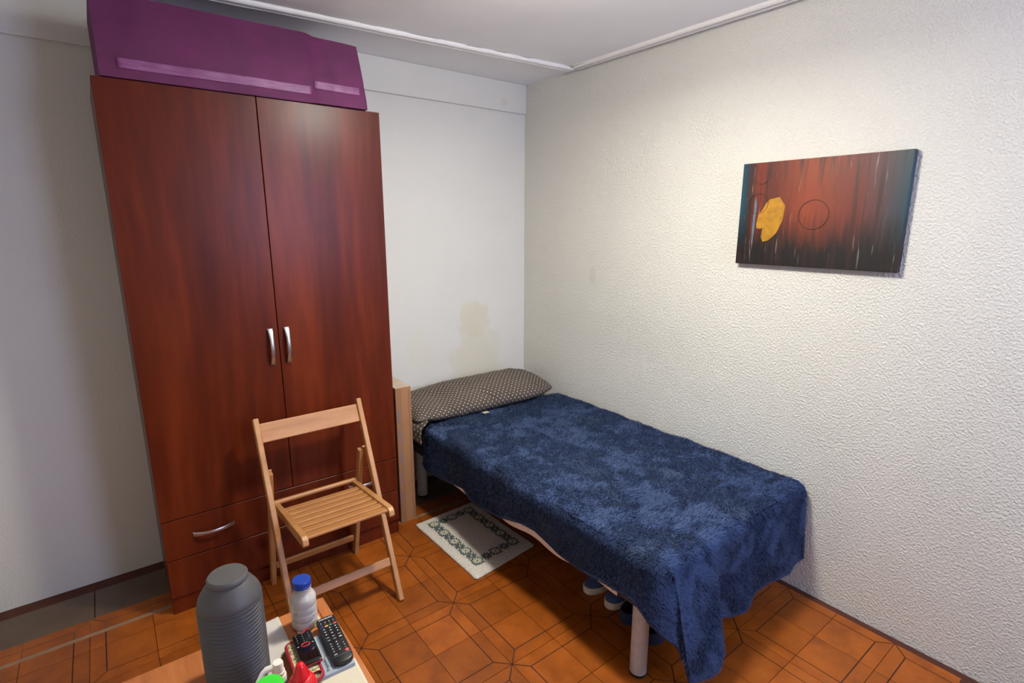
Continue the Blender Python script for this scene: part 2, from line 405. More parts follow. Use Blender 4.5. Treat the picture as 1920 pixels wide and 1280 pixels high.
# ================================================================== PURPLE STORAGE BAG
def storage_bag():
    m = bpy.data.materials.new('purple_nonwoven'); t = NT(m); v = t.coords('Object')
    f = t.noise(v, 7, 4, 0.6); t.base(t.ramp(f, [(0.3, srgb(82, 22, 64)), (0.7, srgb(102, 29, 80))])); t.bsdf.inputs['Roughness'].default_value = 0.75
    w = t.add('ShaderNodeTexVoronoi'); w.inputs['Scale'].default_value = 420; t.link(v, w.inputs['Vector']); t.nrm(t.bump(w.outputs['Distance'], 0.12, 0.001))
    X0, X1, Y0, Y1, Z0 = -2.13, -1.232, -0.474, -0.07, 2.0
    root = empty('storage_bag', ((X0 + X1) / 2, (Y0 + Y1) / 2, Z0), label='purple fabric storage bag lying on top of the wardrobe', cat='storage bag')
    ox, oy = (X0 + X1) / 2, (Y0 + Y1) / 2
    n = 60
    # closed loop of sections along x: each section is a rounded quad in (y, z)
    sec = []
    for k in range(14): sec.append((0.0, k / 14))           # front, going up
    for k in range(14): sec.append((k / 14, 1.0))
    for k in range(14): sec.append((1.0, 1 - k / 14))
    for k in range(14): sec.append((1 - k / 14, 0.0))
    def topz(x): return 2.242 + 0.013 / (1 + math.exp((x + 1.438) / 0.006)) - 0.0036 * max(0, (x + 1.35) / 0.12) ** 2
    def front_y(x, z):
        b = min(1, max(0, (z - Z0) / (topz(x) - Z0))); u = min(1, max(0, (x - X0) / (X1 - X0)))
        y = Y0 + 0.010 * b - 0.012 * math.sin(math.pi * b) * math.sin(math.pi * u)
        dl = abs((x + 1.44) - (2.235 - z) * 0.42) / 0.016; y += 0.010 * math.exp(-dl * dl) * (1 if 2.09 < z < 2.24 else 0.2)
        y -= 0.0048 * math.tanh((x + 1.446) / 0.012)
        return y + (fbm(x * 6, Y0 * 6, z * 8) * 0.006 if z > Z0 + 0.006 else 0)
    m_ = len(sec); P = np.zeros((n + 4, m_, 3))
    for i in range(n + 4):
        ii = min(max(i - 2, 0), n - 1); u = ii / (n - 1); x = X0 + (X1 - X0) * u
        shrink = {0: 0.0, 1: 0.6, n + 2: 0.6, n + 3: 0.0}.get(i, 1.0); top = topz(x)
        for j, (a, b) in enumerate(sec):
            xx = x - (0.032 * b ** 1.3 if x > -1.5 else 0) * max(0, (x + 1.5) / 0.27)
            z = Z0 + 0.001 + (top - Z0) * b; lean = 0.010 * b
            y = front_y(xx, z) if a < 0.01 else Y0 + lean + (Y1 - Y0 - 2 * lean) * a
            nz = fbm(xx * 6, y * 6, z * 8) * 0.006 if z > Z0 + 0.006 else 0
            yc = (Y0 + Y1) / 2; zc = (Z0 + top) / 2
            P[i, j] = (xx - ox, yc + (y - yc) * shrink - oy, (zc + (z + nz * 0.5 - zc) * shrink) - Z0)
    me = grid_mesh('body', np.concatenate([P, P[:, :1]], 1)); bm = bmesh.new(); bm.from_mesh(me)
    bmesh.ops.remove_doubles(bm, verts=bm.verts[:], dist=1e-5); bmesh.ops.recalc_face_normals(bm, faces=bm.faces[:]); bm.to_mesh(me); bm.free(); smooth_by_angle(me, 45)
    link('body', me, m, root)
    # see-through vinyl bands near the bottom of the front
    vm = bpy.data.materials.new('purple_vinyl'); vt = NT(vm); vv = vt.coords('Object', (2, 1, 14)); vt.base(vt.ramp(vt.noise(vv, 8, 4, 0.7), [(0.35, srgb(112, 50, 96)), (0.7, srgb(140, 76, 124))]))
    vt.bsdf.inputs['Roughness'].default_value = 0.5
    for (xa, xb, za, zb) in ((-2.08, -1.458, 2.030, 2.062), (-1.448, -1.262, 2.052, 2.082)):
        n2 = 60; Q = np.zeros((n2, 10, 3))
        for i in range(n2):
            x = xa + (xb - xa) * i / (n2 - 1)
            for j in range(10):
                z = za + (zb - za) * j / 9
                Q[i, j] = (x - ox, front_y(x, z) - 0.0022 - 0.0012 * fbm(x * 40, z * 25, 5) - oy, z - Z0)
        o = link('vinyl_band', grid_mesh('vinyl_band', Q), vm, root); sm = o.modifiers.new('s', 'SOLIDIFY'); sm.thickness = 0.001
    MB().tube([(X1 - ox - 0.004, Y0 - oy - 0.004, 0.004), (X1 - ox - 0.012, Y0 - oy + 0.002, 0.09), (X1 - ox - 0.022, Y0 - oy + 0.004, 0.17), (X1 - ox - 0.036, Y0 - oy + 0.010, 0.236)], 0.003, 8).build('piping', m, root)
storage_bag()

# ================================================================== PAINTING
def painting():
    y1, y0, zb, zt, th = -1.491, -2.09, 1.368, 1.776, 0.028
    m = bpy.data.materials.new('abstract_canvas'); t = NT(m); v = t.coords('Object')
    sp = t.add('ShaderNodeSeparateXYZ'); t.link(v, sp.inputs[0])
    W = y1 - y0; hgt = zt - zb
    ul = t.math('MULTIPLY', sp.outputs['Y'], -1.0)                       # distance from the left edge
    str_ = t.noise(t.coords('Object', (1, 60, 5)), 1.0, 4, 0.6)
    u = t.math('ADD', ul, t.math('MULTIPLY', t.math('SUBTRACT', str_, 0.5), 0.05))
    c = t.ramp(t.math('DIVIDE', u, W), [(0.0, srgb(14, 66, 84)), (0.035, srgb(12, 48, 62)), (0.075, srgb(56, 24, 18)), (0.12, srgb(112, 38, 16)), (0.22, srgb(90, 30, 16)), (0.45, srgb(132, 52, 18)), (0.75, srgb(100, 36, 24)), (1.0, srgb(28, 60, 70))])
    dk = t.math('ADD', t.math('DIVIDE', sp.outputs['Z'], hgt), t.math('MULTIPLY', t.math('SUBTRACT', str_, 0.5), 0.5))
    c = t.mix(t.ramp(dk, [(0.18, (1, 1, 1)), (0.52, (0, 0, 0))]), c, srgb(14, 10, 11))
    c = t.mix(t.ramp(t.noise(t.coords('Object', (1, 90, 7), loc=(3, 1, 2)), 1.0, 2), [(0.66, (0, 0, 0)), (0.74, (0.5, 0.5, 0.5))]), c, srgb(150, 140, 128))
    c = t.mix(t.ramp(t.noise(t.coords('Object', (1, 40, 3), loc=(9, 4, 2)), 1.0, 3), [(0.50, (0, 0, 0)), (0.65, (0.75, 0.75, 0.75))]), c, srgb(52, 22, 18))
    t.base(c); t.bsdf.inputs['Roughness'].default_value = 0.5
    root = empty('painting', (0, y1, zb), label='unframed abstract canvas in rust red, black and teal with gold on the white wall', cat='painting')
    MB().box(-th, -0.001, -W, 0, 0, hgt, 0.002, 2).build('canvas', m, root)
    ink = mat('ink_line', srgb(24, 14, 12), 0.6); gold = mat('gold_paint', srgb(170, 120, 26), 0.45, var=0.25, vscale=40, bump=0.3, bscale=80); gr = mat('grey_paint', srgb(92, 106, 116), 0.5, var=0.25, vscale=30, stretch=(1, 4, 1))
    def flat(poly, name, m_, t0=0.0004, t1=0.0012):
        M = Matrix(((0, 0, -1, -th), (-1, 0, 0, 0), (0, 1, 0, 0), (0, 0, 0, 1)))
        MB().prism(poly, t0, t1, M=M).build(name, m_, root)
    def ring(cx, cy, r, a0=0, a1=360, w=0.0016):
        n = 48; pts = [(cx + (r + w / 2) * math.cos(R(a0 + (a1 - a0) * k / n)), cy + (r + w / 2) * math.sin(R(a0 + (a1 - a0) * k / n))) for k in range(n + 1)]
        pts += [(cx + (r - w / 2) * math.cos(R(a1 - (a1 - a0) * k / n)), cy + (r - w / 2) * math.sin(R(a1 - (a1 - a0) * k / n))) for k in range(n + 1)]
        flat(pts, 'ink_circle', ink, 0.0012, 0.0018)
    ring(0.080, 0.246, 0.040, 0, 359.9); ring(0.085, 0.355, 0.032, 180, 330, 0.0012); ring(0.30, 0.20, 0.055, 0, 359.9)
    flat([(0.066, 0.278), (0.071, 0.255), (0.073, 0.235), (0.072, 0.17), (0.070, 0.11), (0.066, 0.06), (0.062, 0.11), (0.061, 0.16), (0.063, 0.225), (0.063, 0.252)], 'paint_blade', gr)
    flat([(0.085, 0.208), (0.095, 0.214), (0.110, 0.245), (0.125, 0.262), (0.165, 0.27), (0.19, 0.235), (0.185, 0.18), (0.165, 0.13), (0.135, 0.10), (0.112, 0.094), (0.103, 0.112), (0.106, 0.150), (0.096, 0.146), (0.080, 0.148), (0.078, 0.165), (0.081, 0.185)], 'gold_shape', gold)
painting()

# ================================================================== BED
ZT = 0.465
def bed():
    b = empty('bed', (-0.48, -0.95, 0), label='single bed with dark grey base and round silver legs along the right wall', cat='bed')
    ox, oy = -0.48, -0.95
    grey = mat('grey_base_fabric', srgb(70, 70, 72), 0.85, bump=0.2, bscale=300)
    MB().box(-0.935 - ox, -0.04 - ox, -1.85 - oy, -0.035 - oy, 0.276, 0.326, 0.008, 2).build('base', grey, b)
    MB().box(-0.94 - ox, -0.035 - ox, -1.86 - oy, -0.03 - oy, 0.326, ZT, 0.035, 4).build('mattress', mat('mattress_grey', srgb(76, 76, 78), 0.9, bump=0.2, bscale=200), b)
    for x, y in ((-0.90, -1.766), (-0.90, -0.193), (-0.09, -1.766), (-0.09, -0.193)):
        l = MB().lathe([(0.0275, 0.006), (0.0292, 0.010), (0.0292, 0.277)], 32).build('leg', M_leg, b, (x - ox, y - oy, 0), smooth=40)
        MB().lathe([(0.029, 0.0), (0.0298, 0.002), (0.0298, 0.009), (0.029, 0.010)], 32).build('foot_pad', M_black, l)
bed()
def sheet():
    ys = np.linspace(-0.47, -1.70, 90); n = 40; P = np.zeros((len(ys), n, 3))
    for i, y in enumerate(ys):
        u = i / (len(ys) - 1); hem = 0.252 + 0.042 * u + 0.006 * math.sin(y * 19)
        for j in range(n):
            s = j / (n - 1) * (0.30 + 0.06 + ZT - hem)
            if s < 0.30: x, z = -0.90 + (0.30 - s), ZT + 0.003
            elif s < 0.36: a = (s - 0.30) / 0.06 * math.pi / 2; x = -0.90 - 0.046 * math.sin(a); z = ZT + 0.003 - 0.046 * (1 - math.cos(a))
            else: x = -0.946 - 0.003 * (1 + math.sin(y * 23 + 2)); z = ZT - 0.043 - (s - 0.36) * (ZT - 0.043 - hem) / (ZT - hem)
            P[i, j] = (x, y, z)
    o = link('bed_sheet', grid_mesh('bed_sheet', P), mat('white_cotton', srgb(246, 240, 232), 0.85, bump=0.3, bscale=80))
    sm = o.modifiers.new('s', 'SOLIDIFY'); sm.thickness = 0.002
    tag(o, 'white sheet hem showing below the edge of the blue blanket', 'bed sheet')
sheet()

# ---------------------------------------------------------------- blanket with plush pile
XE, YE, ZB, RHO = -0.918, -1.845, 0.490, 0.046
HEM_Y = np.array([-0.30, -0.36, -0.42, -0.57, -0.75, -0.81, -0.95, -1.07, -1.20, -1.285, -1.36, -1.42, -1.55, -1.66, -1.787, -1.83, -1.90])[::-1]
HEM_Z = np.array([0.32, 0.28, 0.255, 0.272, 0.290, 0.262, 0.268, 0.290, 0.325, 0.330, 0.312, 0.300, 0.304, 0.322, 0.330, 0.30, 0.27])[::-1] + 0.013
def drop_len(zh): return RHO * math.pi / 2 + (ZB - RHO - zh)
def blanket_point(s, t, af, bf):
    """s: 0 wall .. 1 side edge of the bed top; t likewise head..foot; af/bf: 0..1 fraction of the overhang beyond each edge"""
    x_in = -0.022 + (XE + 0.022) * s; y_in = -0.372 + (YE + 0.372) * t
    A = drop_len(float(np.interp(y_in, HEM_Y, HEM_Z))) * af
    sg = 1 / (1 + math.exp(-(-0.705 - x_in + 0.012 * t) / 0.010))       # flap near the corner, ending in a fold
    zfoot = 0.165 + 0.012 * math.sin(x_in * 17) - 0.024 * sg
    Bfull = drop_len(zfoot) + 0.015 * sg; Afull = A / af if af > 0 else drop_len(0.29)
    Bv = Bfull * bf
    if A > 0 and Bv > 0:
        phi = math.atan2(Bv, A); rect = min(Afull / max(1e-6, math.cos(phi)), Bfull / max(1e-6, math.sin(phi)))
        r = math.hypot(A, Bv) * float(np.interp(math.degrees(phi), [0, 20, 40, 55, 70, 90], [Afull, Afull + 0.018, 0.275, 0.338, 0.365, Bfull])) / rect
    elif A > 0: r, phi = A, 0.0
    elif Bv > 0: r, phi = Bv, math.pi / 2
    else: r, phi = 0.0, 0.0
    k_ = min(1, phi / R(52)); dphi = (k_ * k_ * (3 - 2 * k_)) * R(94) if phi < R(52) else R(94 - 4 * (math.degrees(phi) - 52) / 38)
    q = RHO * math.pi / 2
    if r < q: out = RHO * math.sin(r / RHO); dr = RHO * (1 - math.cos(r / RHO))
    else:
        cb = math.sin(phi) ** 2
        spl = (0.10 + 0.05 * math.sin(y_in * 11 + 1.0)) * (1 - cb) + cb * (0.07 + 0.22 * sg + 0.05 * math.sin(x_in * 21))
        out = RHO + spl * (r - q); dr = RHO + math.sqrt(1 - spl * spl) * (r - q)
    x = x_in - out * math.cos(dphi); y = y_in - out * math.sin(dphi); z = ZB - dr
    if r == 0: x, y, z = x_in, y_in, ZB
    nz = fbm(x * 3.2, y * 3.2, z * 3.2) ; n2 = fbm(x * 9 + 5, y * 9, z * 9)
    z += 0.010 * nz * (1 if r < 0.02 else 0.4) + 0.004 * n2
    x -= (0.010 * nz + 0.003 * n2) * (1 if A > 0.03 else 0); y -= (0.012 * nz) * (1 if Bv > 0.03 else 0)
    # head edge drawn in under the pillow on the wall side, hanging folds at the foot
    return (x, y, max(z, 0.02))
def blanket():
    fs = np.concatenate([np.linspace(0, 1, 76), np.linspace(1, 2, 30)[1:]]); ft = np.concatenate([np.linspace(0, 1, 120), np.linspace(1, 2, 38)[1:]])
    P = np.zeros((len(fs), len(ft), 3))
    for i, s in enumerate(fs):
        for j, t in enumerate(ft):
            af, bf = max(0, s - 1), max(0, t - 1)
            if af > 0.72 and bf > 0.72:                          # rounded blanket corner
                da, db = (af - 0.72) / 0.28, (bf - 0.72) / 0.28; k = max(da, db) / max(1e-6, math.hypot(da, db)); af = 0.72 + 0.28 * da * k; bf = 0.72 + 0.28 * db * k
            P[i, j] = blanket_point(min(s, 1), min(t, 1), af, bf)
    me = grid_mesh('blanket', P)
    bmat = mat('blanket_backing', srgb(40, 52, 86), 0.95, var=0.15)
    o = link('blanket', me, bmat); tag(o, 'navy blue plush blanket spread over the bed, corner hanging at the foot', 'blanket')
    sm = o.modifiers.new('s', 'SOLIDIFY'); sm.thickness = 0.006; sm.offset = -1
    # hem roll along the free edges
    edge = [P[-1, j] for j in range(len(ft))] + [P[i, -1] for i in range(len(fs) - 2, -1, -1)]
    hm = MB(); hm.tube([tuple(p) for p in edge[::2]], 0.006, 6); hm.build('hem', bmat, o, smooth=180)
    # pile: one thin tapering blade per tuft
    A_, B_, C_, D_ = P[:-1, :-1], P[1:, :-1], P[1:, 1:], P[:-1, 1:]
    nrm = np.cross(C_ - A_, D_ - B_); area = np.linalg.norm(nrm, axis=-1) / 2; N = nrm / (2 * area[..., None] + 1e-12)
    if N[20, 20, 2] < 0: N = -N
    cnt = 330000; pr = (area / area.sum()).ravel(); cell = rng.choice(len(pr), cnt, p=pr)
    u = rng.random(cnt)[:, None]; w = rng.random(cnt)[:, None]
    f = lambda Q: Q.reshape(-1, 3)[cell]
    pos = f(A_) * (1 - u) * (1 - w) + f(B_) * u * (1 - w) + f(C_) * u * w + f(D_) * (1 - u) * w; nn = f(N)
    # nap direction and strength from a coarse noise field per grid cell
    gi, gj = A_.shape[:2]; nap = np.zeros((gi, gj, 3)); lift = np.zeros((gi, gj))
    for i in range(gi):
        for j in range(gj):
            p = A_[i, j]; e = 0.35
            wx, wy, wz = p[0] + 0.06 * fbm(p[0] * 9, p[1] * 9, 7), p[1] + 0.06 * fbm(p[0] * 9, p[1] * 9, 17), p[2]
            ang = 1.8 * fbm(wx * 5.5 + 11, wy * 5.5, wz * 5.5) + 1.5 * fbm(wx * 17, wy * 17 + 4, wz * 17) - 1.9
            d = np.array([math.cos(ang), math.sin(ang), -0.25]); nvec = N[i, j]; d = d - nvec * d.dot(nvec); nap[i, j] = d / (np.linalg.norm(d) + 1e-9)
            lift[i, j] = 0.5 + 0.55 * fbm(wx * 7 + 3, wy * 7, wz * 7 + 9)
    na = nap.reshape(-1, 3)[cell]; lf = np.clip(lift.ravel()[cell], 0.15, 1.0)[:, None]
    jit = rng.normal(0, 0.33, (cnt, 3)); dirv = na * 0.9 + nn * (0.4 + 0.6 * lf) + jit; dirv /= np.linalg.norm(dirv, axis=1)[:, None]
    Lh = (0.013 * (0.7 + 0.6 * rng.random(cnt)))[:, None]; wid = (0.0013 * (0.7 + 0.6 * rng.random(cnt)))[:, None]
    side = np.cross(dirv, nn + rng.normal(0, 0.45, (cnt, 3))); side /= np.linalg.norm(side, axis=1)[:, None] + 1e-9
    flip = np.sum(np.cross(side, dirv) * nn, 1) < 0; side[flip] *= -1
    base = pos + nn * 0.0005
    V = np.empty((cnt * 3, 3), np.float32); V[0::3] = base - side * wid; V[1::3] = base + side * wid; V[2::3] = base + dirv * Lh
    fm = bpy.data.meshes.new('pile'); fm.vertices.add(cnt * 3); fm.vertices.foreach_set('co', V.ravel())
    fm.loops.add(cnt * 3); fm.loops.foreach_set('vertex_index', np.arange(cnt * 3, dtype=np.int32))
    fm.polygons.add(cnt); fm.polygons.foreach_set('loop_start', np.arange(0, cnt * 3, 3, dtype=np.int32)); fm.update(calc_edges=True)
    fn = nn * 1.0 + na * (1.25 - 0.8 * lf) + jit * 0.55; fn /= np.linalg.norm(fn, axis=1)[:, None]
    fm.normals_split_custom_set_from_vertices(np.repeat(fn, 3, 0).tolist())
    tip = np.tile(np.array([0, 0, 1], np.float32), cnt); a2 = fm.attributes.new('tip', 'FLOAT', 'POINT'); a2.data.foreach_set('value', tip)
    fmt = bpy.data.materials.new('navy_pile'); t = NT(fmt)
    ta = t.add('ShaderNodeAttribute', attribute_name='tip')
    c = t.ramp(ta.outputs['Fac'], [(0.0, srgb(60, 73, 100)), (1.0, srgb(100, 118, 153))])  # roots painted darker than tips to imitate self-shadow; the yarn is one colour
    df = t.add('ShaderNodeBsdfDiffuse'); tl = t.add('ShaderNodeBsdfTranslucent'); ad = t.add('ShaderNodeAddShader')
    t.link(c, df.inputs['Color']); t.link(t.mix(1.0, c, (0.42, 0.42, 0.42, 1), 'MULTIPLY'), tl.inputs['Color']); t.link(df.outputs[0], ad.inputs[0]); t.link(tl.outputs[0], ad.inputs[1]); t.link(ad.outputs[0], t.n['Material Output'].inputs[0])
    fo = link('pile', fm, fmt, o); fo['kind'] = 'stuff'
blanket()

# ---------------------------------------------------------------- pillow
def pillow():
    m = bpy.data.materials.new('dotted_cotton'); t = NT(m)
    tc = t.add('ShaderNodeTexCoord'); 
    def dots(off):
        mp = t.add('ShaderNodeMapping'); t.link(tc.outputs['UV'], mp.inputs['Vector']); mp.inputs['Location'].default_value = off; mp.inputs['Scale'].default_value = (1 / 0.029, 1 / 0.029, 1)
        fr = t.add('ShaderNodeVectorMath', operation='FRACTION'); t.link(mp.outputs[0], fr.inputs[0])
        sb = t.add('ShaderNodeVectorMath', operation='SUBTRACT'); t.link(fr.outputs[0], sb.inputs[0]); sb.inputs[1].default_value = (0.5, 0.5, 0)
        mu = t.add('ShaderNodeVectorMath', operation='MULTIPLY'); t.link(sb.outputs[0], mu.inputs[0]); mu.inputs[1].default_value = (1, 1, 0)
        ln = t.add('ShaderNodeVectorMath', operation='LENGTH'); t.link(mu.outputs[0], ln.inputs[0])
        return t.math('LESS_THAN', ln.outputs['Value'], 0.105)
    d = t.math('MAXIMUM', dots((0, 0, 0)), dots((0.5, 0.5, 0)))
    v = t.coords('Object'); base = t.ramp(t.noise(v, 8, 3), [(0.3, srgb(74, 63, 54)), (0.7, srgb(87, 75, 65))])
    t.base(t.mix(d, base, srgb(212, 204, 190))); t.bsdf.inputs['Roughness'].default_value = 0.9
    t.nrm(t.bump(t.noise(v, 500, 2), 0.2, 0.0006))
    xl, xr = -1.012, -0.070; yb, yf_ = -0.028, -0.405
    nu, nv = 80, 64; P = np.zeros((nv, nu, 3)); UV = np.zeros((nv, nu, 2))
    for i in range(nv):
        th = 2 * math.pi * i / nv
        for j in range(nu):
            u = -1 + 2 * j / (nu - 1); x = (xl + xr) / 2 + (xr - xl) / 2 * u
            e = (1 - abs(u) ** 5) ** 0.45
            et = max(e, 0.10)
            cy = (yb + yf_) / 2; hy = (yb - yf_) / 2 * (0.80 + 0.20 * e)
            hz = 0.076 * et * (1 + 0.12 * math.sin(2.2 * u + 0.8)) * (1 - 0.15 * (u < -0.5) * (abs(u) - 0.5) * 2)
            c_, s_ = math.cos(th), math.sin(th)
            y = cy + hy * math.copysign(abs(c_) ** 0.85, c_); zz = hz * math.copysign(abs(s_) ** 0.9, s_) * (1 - 0.22 * (c_ < 0) * abs(c_) ** 2)
            # leans up against the wall: back edge raised, front pressed down
            lift = 0.020 * (y - yf_) / (yb - yf_)
            wr_ = 0.006 * fbm(x * 7, y * 9, zz * 7) + 0.0035 * fbm(x * 22 + y * 14, y * 22, 2) 
            dent = -0.020 * math.exp(-((x + 0.82) / 0.09) ** 2 - ((y + 0.27) / 0.08) ** 2) * (zz > 0) + -0.014 * math.exp(-((x + 0.66 + (y + 0.2) * 0.6) / 0.022) ** 2) * (zz > 0) * (y < -0.12) * 0.6
            z = ZT + 0.010 + 0.066 + zz + lift + wr_ + dent
            if zz < 0: z = max(z, ZT + 0.004 + 0.002 * (c_ + 1) + 0.036 * min(1, max(0, (-y - 0.345) / 0.02)))
            sag = max(0, -x - 0.955) / 0.06
            z -= 0.018 * sag * sag
            P[i, j] = (x, y, z); UV[i, j] = (x, 0)
    P = np.concatenate([P, P[:1]], 0); UV = np.concatenate([UV, UV[:1]], 0)
    arc = np.linalg.norm(np.diff(P[:, ::8], axis=0), axis=-1).mean(1); UV[:, :, 1] = np.concatenate([[0], np.cumsum(arc)])[:, None]
    arcx = np.linalg.norm(np.diff(P[16], axis=0), axis=-1); UV[:, :, 0] = np.concatenate([[0], np.cumsum(arcx)])[None, :]
    me = grid_mesh('pillow', P[:, ::-1], uv=UV[:, ::-1]); bm = bmesh.new(); bm.from_mesh(me)
    bmesh.ops.remove_doubles(bm, verts=bm.verts[:], dist=1e-6); bmesh.ops.holes_fill(bm, edges=[e for e in bm.edges if e.is_boundary]); bmesh.ops.recalc_face_normals(bm, faces=bm.faces[:]); bm.to_mesh(me); bm.free(); me.shade_smooth()
    o = empty('pillow', (-0.54, -0.2, ZT), label='taupe pillow with small white polka dots at the head of the bed', cat='pillow')
    b = link('cover', me, m, o, (0.54, 0.2, -ZT))
    # open end of the pillowcase folded down over the bed edge
    n = 24; Q = np.zeros((n, 12, 3)); QU = np.zeros((n, 12, 2))
    for i in range(n):
        y = -0.06 - 0.36 * i / (n - 1); f_ = i / (n - 1)
        for j in range(12):
            v_ = j / 11
            x = -0.975 - 0.052 * math.sin(min(1, v_ * 1.7) * math.pi / 2) - 0.003 * math.sin(y * 40 + v_ * 3) + 0.012 * f_ ** 4
            z = ZT + 0.088 - 0.02 * f_ - (0.100 + 0.018 * f_ ** 2) * v_ ** 1.2
            Q[i, j] = (x + 0.54, y + 0.2, z - ZT); QU[i, j] = (v_ * 0.085, y)
    q = link('case_flap', grid_mesh('case_flap', Q, uv=QU), m, o); sm = q.modifiers.new('s', 'SOLIDIFY'); sm.thickness = 0.002
    MB().box(-0.620 + 0.54, -0.585 + 0.54, -0.425 + 0.2, -0.398 + 0.2, 0.0375, 0.0387).build('care_tag', M_paper, o)
pillow()

# ================================================================== CARDBOARD BOX
def carton():
    x0, x1, y0, y1, h = -1.131, -1.046, -0.392, -0.06, 0.735
    ox, oy = (x0 + x1) / 2, (y0 + y1) / 2
    t = empty('cardboard_box', (ox, oy, 0), label='tall flat brown cardboard box standing between the wardrobe and the bed', cat='box')
    a, b, c_, d = x0 - ox, x1 - ox, y0 - oy, y1 - oy
    MB().box(a, b, c_, d, 0, h, 0.002).build('carton', M_card, t)
    MB().box(a + 0.001, b - 0.001, c_ + 0.001, d - 0.001, h + 0.0002, h + 0.003, 0.001).build('top_flap', M_card_top, t)
    MB().box(a + 0.028, b - 0.004, c_ - 0.0012, c_ - 0.0002, 0.0, h - 0.004).build('tape', M_tape, t)
    MB().box(b - 0.016, b - 0.001, c_ - 0.0024, c_ - 0.0014, 0.02, h - 0.02, 0.0003).build('flap_edge', M_card, t)
    for z0_, z1_ in ((0.55, 0.62), (0.44, 0.52), (0.33, 0.41), (0.22, 0.28), (0.12, 0.18)):
        MB().box(a + 0.012, a + 0.017, c_ - 0.0010, c_ - 0.0002, z0_, z1_).build('printed_mark', M_print, t)
carton()

# ================================================================== FOLDING CHAIR
def chair():
    ox, oy = -1.603, -0.70
    t = empty('folding_chair', (ox, oy, 0), label='light beech folding chair with slatted seat in front of the wardrobe', cat='chair')
    XL, XR = -1.809 - ox, -1.395 - ox
    def Yf(z): return -0.922 + (0.342) * z / 0.784 - oy            # line of the long legs
    def Yr(z): return -0.484 - 0.160 * z / 0.62 - oy               # line of the short rear legs
    for x in (XL, XR):
        MB().beam((x, Yf(0), 0.0), (x, Yf(0.790), 0.790), 0.021, 0.034, bev=0.004).build('front_leg', M_beech, t)
    for x in (XL + 0.0215, XR - 0.0215):
        MB().beam((x, Yr(0), 0.0), (x, Yr(0.580), 0.580), 0.020, 0.032, bev=0.004).build('rear_leg', M_beech, t)
    zc = 0.735; d = Vector((0, Yf(0.79) - Yf(0), 0.79)).normalized()
    MB().beam((XL + 0.010, Yf(zc), zc), (XR - 0.010, Yf(zc), zc), 0.076, 0.013, side=d, bev=0.003).build('top_rail', M_beech_slat, t)
    z1 = 0.150; MB().beam((XL + 0.010, Yf(z1), z1), (XR - 0.010, Yf(z1), z1), 0.034, 0.014, side=d, bev=0.003).build('front_stretcher', M_beech_slat, t)
    dr = Vector((0, Yr(0.6) - Yr(0), 0.6)).normalized(); z2 = 0.095
    MB().beam((XL + 0.034, Yr(z2), z2), (XR - 0.034, Yr(z2), z2), 0.030, 0.013, side=dr, bev=0.003).build('rear_stretcher', M_beech_slat, t)
    z3 = 0.425; MB().tube([(XL + 0.03, Yr(z3) + 0.002, z3), (XR - 0.03, Yr(z3) + 0.002, z3)], 0.0105, 16).build('dowel', M_beech_slat, t, smooth=50)
    # seat: two side rails and seven slats, front edge a little higher
    F = Vector((0, -0.985 - oy, 0.443)); Bk = Vector((0, -0.600 - oy, 0.402)); sd = (Bk - F).normalized(); up = Vector((0, -sd.z, sd.y)); up = up if up.z > 0 else -up
    for x in (XL + 0.044, XR - 0.044):
        pts = []
        L = (Bk - F).length; hgt = 0.036
        prof = [(0.0, -0.010), (0.004, 0.010), (0.016, 0.020), (0.034, 0.022), (L, 0.022), (L + 0.012, 0.010), (L, -0.014), (0.03, -0.016), (0.008, -0.018)]
        M = Matrix(((0, 0, 1, x - 0.011), (sd.y, up.y, 0, F.y), (sd.z, up.z, 0, F.z), (0, 0, 0, 1)))
        MB().prism(prof, 0, 0.022, 0.003, M=M, seg=2).build('seat_rail', M_beech, t)
    for k in range(7):
        c0 = F + sd * (0.034 + 0.0475 * k) + up * 0.008
        MB().beam((XL + 0.052, c0.y, c0.z), (XR - 0.052, c0.y, c0.z), 0.034 if k else 0.038, 0.012, side=sd, bev=0.0035).build('slat', M_beech_slat, t)
    for x in (XL + 0.0125, XR - 0.0125):
        MB().tube([(x - 0.011, Yf(0.60), 0.60), (x + 0.011, Yf(0.60), 0.60)], 0.004, 10).build('pivot_bolt', M_beech, t)
chair()

